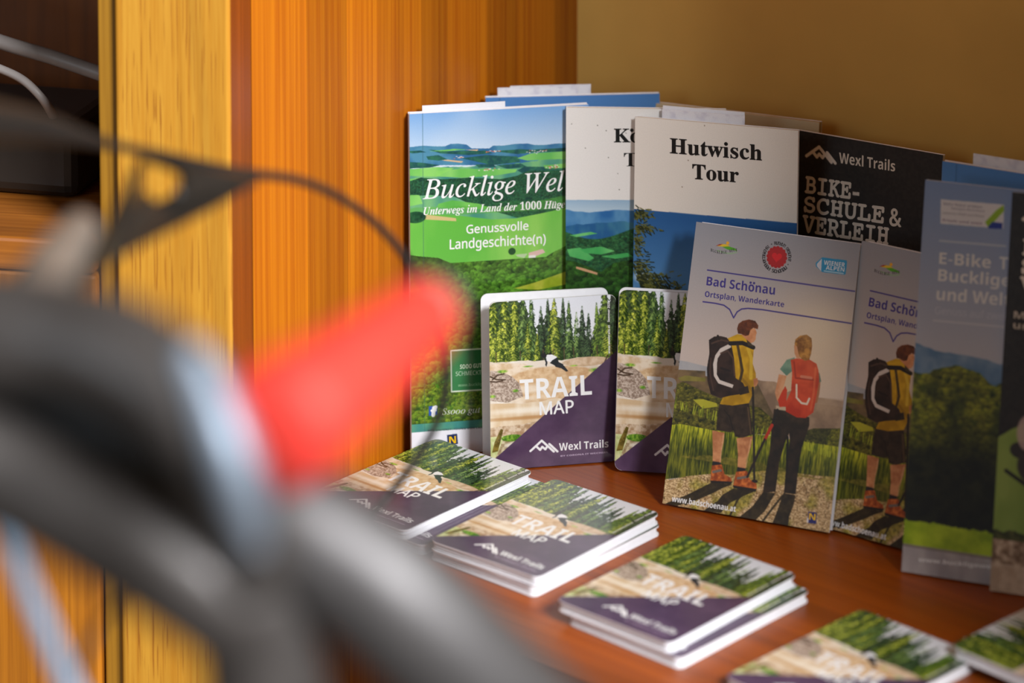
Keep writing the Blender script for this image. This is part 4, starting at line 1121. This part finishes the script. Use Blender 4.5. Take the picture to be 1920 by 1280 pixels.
slip('front one of the two slips above the Hutwisch brochure', RH, -0.0330, 0.0155, 0.0042, 0.0048)
slip('rear one of the two slips above the Hutwisch brochure', RH, -0.0330, 0.0150, 0.0058, 0.0066, False)
slip('slip with orange corner mark above the right hand blue brochure', RV, -0.0360, 0.0120, 0.0050, 0.0056)

# ------------------------------------------------------------------ pocket trail maps
TW, TH, TR_ = 0.074, 0.105, 0.0042
trail_me = cover_mesh('front_cover', art_trail(), M['board'], M['gloss'], 0.0007, TR_)
sheets = []; y = 0.0009
for k in range(5):
    sheets.append((TW - 0.0016 - 0.0006 * (k % 2), TH - 0.0016 - 0.0005 * (k % 3), y, y + 0.00062, TR_ * .8, 0.0003 * ((k % 3) - 1), 0.0006 + 0.0003 * (k % 2))); y += 0.00074
_fm = slabs_obj('folded_map', sheets, M['paper'])
fold_me = _fm.data; bpy.data.objects.remove(_fm)
_bc = slabs_obj('back_cover', [(TW, TH, 0.0, 0.0007, TR_, 0, 0)], M['board'])
back_me = _bc.data; bpy.data.objects.remove(_bc)
YB = y + 0.0001
TT = YB + 0.0007

proto = thing('trail_map', '', 'pocket map', group='pocket trail maps')
link_mesh('front_cover', trail_me, proto)
link_mesh('folded_map', fold_me, proto)
link_mesh('back_cover', back_me, proto).location = (0, YB, 0)
_first = [True]

def trail_map(label, loc, rot, sz=1.0, back=None):
    if _first[0]:
        r = proto; _first[0] = False
        kids = list(proto.children)
    else:
        r = proto.copy(); COL.objects.link(r); kids = []
        for ch in list(proto.children):
            c = ch.copy(); COL.objects.link(c); c.parent = r; kids.append(c)
            if c.name.startswith('back_cover'): c.location = (0, YB, 0); c.rotation_euler = (0, 0, 0)
    r['label'] = label
    r.location = loc; r.rotation_euler = rot; r.scale = (1, 1, sz)
    if back:
        for c in kids:
            if c.name.startswith('back_cover'): c.location = back[0]; c.rotation_euler = back[1]
    return r

def flat(label, cx, cy, yaw, top):
    a = R(yaw)
    trail_map(label, (cx + 0.0525 * math.sin(a), cy - 0.0525 * math.cos(a), top), (R(-90), 0, a))

SX, SY, SYAW, SL = (0.0243,0.0543,11.00,3.33,0.0742,0.0963)[:4]
SH = (0.0243,0.0543,11.00,3.33,0.0742,0.0963)[5] / TH
S2 = (0.0948,0.0387,-9.36,10.99,0.0740,0.1005)
H1, H2 = 2 * TT + 0.0006, TT + 0.0003
flat('top trail map of the leftmost stack, leaning against the pine panel foot', -0.0502, 0.0046, -41.1, H1)
flat('top trail map of the middle stack on the shelf', 0.0184, -0.0535, -39.8, H1)
flat('lower trail map of the middle stack on the shelf', 0.0185, -0.0530, -41.5, H2)
flat('top trail map of the stack nearest the shelf front', 0.0846, -0.1282, -41.7, H1)
flat('lower trail map of the stack nearest the shelf front', 0.0905, -0.1330, -43.0, H2)
_e = [(-0.0437,-0.0650,0.0058)][0]
_a = R(-41.1)
flat('lower trail map of the leftmost stack, its rounded corner showing beside the middle stack', _e[0] - 0.003 - 0.037 * math.cos(_a) - 0.0525 * math.sin(_a), _e[1] - 0.037 * math.sin(_a) + 0.0525 * math.cos(_a), -41.1, H2)
flat('blurred trail map lying alone at the bottom edge of the photo, overlapped at its right', 0.1656, -0.2038, -45.4, H2)
_e = [(0.2142,-0.1934,0.0120)][0]
_a = R(43.0)
flat('trail map in the bottom right corner of the photo, lying across its neighbour', _e[0] + 0.037 * math.cos(_a) + 0.0525 * math.sin(_a), _e[1] + 0.037 * math.sin(_a) - 0.0525 * math.cos(_a), 43.0, H1)
trail_map('standing trail map with its white back cover showing, before the green landscape brochure', (SX, SY, 0.0008), (R(-SL), 0, R(SYAW)), SH, ((-0.0024, 0.0100, 0.0012), (R(-1.5), 0, R(-2.5))))
trail_map('standing trail map partly hidden behind the hiker map', (S2[0], S2[1], 0.0022), (R(-S2[3]), 0, R(S2[2])), S2[5] / TH, ((-0.0010, 0.0062, 0.0006), (0, 0, 0)))

# ------------------------------------------------------------------ bicycle standing in front of the shelf
bike = thing('bicycle', 'dark grey bicycle handlebar and frame with red grip, very blurred in the left foreground', 'bicycle', (0, 0, 0))
bar = tube('handlebar', [(-0.1760,-0.8133,0.3969,0.0160),(-0.1464,-0.8176,0.3943,0.0164),(-0.1229,-0.8217,0.3932,0.0160),(-0.1047,-0.8299,0.3915,0.0156),(-0.0882,-0.8385,0.3840,0.0148),(-0.0773,-0.8436,0.3726,0.0140),(-0.0721,-0.8408,0.3578,0.0136),(-0.0693,-0.8348,0.3348,0.0136)], M['grey_metal'], bike, 24)
tube('bar_highlight_tube', [(-0.0808,-0.8763,0.4108,0.0040),(-0.0751,-0.8813,0.4004,0.0056),(-0.0699,-0.8863,0.3884,0.0064),(-0.0660,-0.8875,0.3753,0.0056),(-0.0640,-0.8846,0.3625,0.0036)], M['alloy'], bike, 18)  # added pale tube standing in for the bluish highlight along the handlebar
tube('stem', [(-0.1657,-0.8237,0.3698,0.0136),(-0.1371,-0.8247,0.3584,0.0144),(-0.1166,-0.8295,0.3501,0.0148),(-0.0976,-0.8343,0.3405,0.0148),(-0.0792,-0.8353,0.3292,0.0152),(-0.0657,-0.8285,0.3157,0.0160)], M['grey_metal'], bike, 24)
tube('brake_hood', [(-0.1753,-0.7914,0.3724,0.0160),(-0.1515,-0.7916,0.3702,0.0192),(-0.1337,-0.7920,0.3657,0.0208),(-0.1198,-0.7962,0.3635,0.0208),(-0.1045,-0.8008,0.3562,0.0224),(-0.0922,-0.8056,0.3476,0.0208),(-0.0831,-0.8104,0.3390,0.0112)], M['black_rubber'], bike, 24)
tube('frame_tube', [(-0.0643,-0.8257,0.3478,0.0152),(-0.0493,-0.8265,0.3378,0.0176),(-0.0293,-0.8279,0.3221,0.0184),(-0.0065,-0.8222,0.2956,0.0184),(0.0290,-0.8022,0.2488,0.0184)], M['frame_lacquer'], bike, 24)
tube('head_tube', [(-0.0721,-0.8267,0.3357,0.0136),(-0.0686,-0.8281,0.3200,0.0160),(-0.0657,-0.8299,0.2987,0.0168),(-0.0646,-0.8299,0.2539,0.0168)], M['grey_metal'], bike, 24)
grip = tube('grip', [(-0.0617,-0.8588,0.3820,0.0160),(-0.0591,-0.8531,0.3824,0.0166),(-0.0500,-0.8346,0.3831,0.0149),(-0.0372,-0.8064,0.3840,0.0125),(-0.0250,-0.7744,0.3831,0.0101)], M['red_rubber'], bike, 28, 24, ribs=(0.0042, 0.02))
V1, F1 = tube_geo([(-0.0654,-0.8628,0.3816,0.0112),(-0.0643,-0.8604,0.3818,0.0156),(-0.0628,-0.8580,0.3821,0.0156),(-0.0619,-0.8564,0.3823,0.0136)], 28, 4)
mesh_obj('grip_collar', V1, F1, M['red_rubber'], grip, True)
V1, F1 = tube_geo([(-0.0263,-0.7760,0.3832,0.0098),(-0.0235,-0.7695,0.3833,0.0096),(-0.0208,-0.7639,0.3832,0.0072)], 24, 4)
mesh_obj('end_plug', V1, F1, M['grey_plastic'], grip, True)
V1, F1 = tube_geo([(-0.0732,-0.8364,0.3625,0.0104),(-0.0681,-0.8515,0.3737,0.0120),(-0.0642,-0.8581,0.3806,0.0120)], 20, 4)
mesh_obj('bar_end', V1, F1, M['black_rubber'], bike, True)
tube('brake_cable', [(-0.1843,-0.8217,0.3926,0.0090),(-0.2027,-0.7409,0.3987,0.0090),(-0.2040,-0.6014,0.3873,0.0090),(-0.1860,-0.5033,0.3606,0.0070),(-0.1612,-0.4452,0.3361,0.0024),(-0.1426,-0.4163,0.3227,0.0021),(-0.1240,-0.3874,0.3091,0.0020),(-0.1080,-0.3681,0.3001,0.0020),(-0.0914,-0.3488,0.2914,0.0020),(-0.0743,-0.3299,0.2775,0.0019),(-0.0566,-0.3116,0.2568,0.0019),(-0.0417,-0.2988,0.2316,0.0019),(-0.0322,-0.2911,0.2044,0.0019),(-0.0299,-0.2883,0.1786,0.0019),(-0.0350,-0.2881,0.1586,0.0019),(-0.0458,-0.2916,0.1414,0.0019),(-0.0622,-0.3031,0.1251,0.0019),(-0.0797,-0.4018,0.1441,0.0020),(-0.0825,-0.5381,0.1924,0.0022),(-0.0812,-0.6255,0.2266,0.0024)], M['black_rubber'], bike, 12, 10)
# lever blade: flat tapered plate with a round hole
LP = [(-0.1417,-0.4947,0.3441),(-0.1207,-0.4754,0.3358),(-0.0990,-0.4465,0.3214),(-0.1156,-0.4670,0.3167),(-0.1323,-0.4873,0.3136),(-0.1431,-0.5369,0.3205),(-0.1423,-0.6648,0.3503),(-0.1349,-0.7925,0.3820),(-0.1438,-0.7920,0.3879),(-0.1457,-0.6640,0.3595),(-0.1463,-0.5413,0.3280),(-0.1420,-0.5061,0.3287),(-0.1400,-0.4955,0.3350)]
HC = [(-0.1318,-0.4867,0.3321)][0]
bm = bmesh.new()
outer = [Vector(p) for p in LP]
hole = [Vector((HC[0] + 0.0078 * math.cos(k / 20 * 2 * math.pi), HC[1], HC[2] + 0.0078 * math.sin(k / 20 * 2 * math.pi))) for k in range(20)]
ov = [bm.verts.new(v) for v in outer]; hv = [bm.verts.new(v) for v in hole]
oe = [bm.edges.new((ov[i], ov[(i + 1) % len(ov)])) for i in range(len(ov))]
he = [bm.edges.new((hv[i], hv[(i + 1) % 20])) for i in range(20)]
bmesh.ops.triangle_fill(bm, use_beauty=True, use_dissolve=False, edges=oe + he, normal=(0, -1, 0))
bmesh.ops.solidify(bm, geom=bm.faces[:], thickness=0.003)
bm_obj('brake_lever', bm, M['black_plastic'], bike)
tube('lever_pivot', [(-0.1408,-0.7927,0.3805,0.0095),(-0.1422,-0.7429,0.3752,0.0095),(-0.1466,-0.6638,0.3615,0.0085),(-0.1475,-0.6044,0.3528,0.0065)], M['grey_plastic'], bike, 20)
tube('shift_cable', [(-0.1643,-0.7087,0.3075,0.0032),(-0.1561,-0.7101,0.2912,0.0034),(-0.1479,-0.7119,0.2715,0.0034),(-0.1396,-0.7136,0.2519,0.0034),(-0.1314,-0.7150,0.2355,0.0034),(-0.1037,-0.7560,0.2265,0.0034),(-0.0714,-0.8184,0.2476,0.0034)], M['blue_lacquer'], bike, 14)
tube('thin_wire', [(-0.1518,-0.6379,0.1990,0.0014),(-0.1446,-0.6365,0.2150,0.0014),(-0.1357,-0.6351,0.2310,0.0014),(-0.1200,-0.6731,0.2557,0.0014),(-0.0954,-0.7814,0.3032,0.0014)], M['black_rubber'], bike, 10)
# fork and front wheel below the picture, standing on the floor
J = [(-0.0646,-0.8299,0.2539)][0]
hub = (J[0] - 0.02, J[1] - 0.03, -0.80 + 0.335)
for s in (-1, 1):
    tube('fork_blade', [(J[0] + s * 0.012, J[1], J[2] + 0.01, 0.012), (J[0] + s * 0.055, J[1] - 0.005, J[2] - 0.09, 0.014), (hub[0] + s * 0.055, hub[1], hub[2], 0.009)], M['grey_metal'], bike, 14)
ring = [(hub[0], hub[1] + 0.315 * math.cos(k / 48 * 2 * math.pi), hub[2] + 0.315 * math.sin(k / 48 * 2 * math.pi), 0.0198) for k in range(49)]
V1, F1 = tube_geo(ring, 14, 1, False)
whl = mesh_obj('front_wheel', V1, F1, M['black_rubber'], bike, True)
SV, SF = [], []
for k in range(24):
    a = k / 24 * 2 * math.pi
    v, f = tube_geo([(hub[0], hub[1], hub[2], 0.0011), (hub[0], hub[1] + 0.30 * math.cos(a), hub[2] + 0.30 * math.sin(a), 0.0011)], 6, 1)
    b = len(SV); SV += list(v); SF += [tuple(i + b for i in ff) for ff in f]
v, f = tube_geo([(hub[0] - 0.058, hub[1], hub[2], 0.014), (hub[0] + 0.058, hub[1], hub[2], 0.014)], 14, 1)
b = len(SV); SV += list(v); SF += [tuple(i + b for i in ff) for ff in f]
mesh_obj('spokes', SV, SF, M['alloy'], whl)
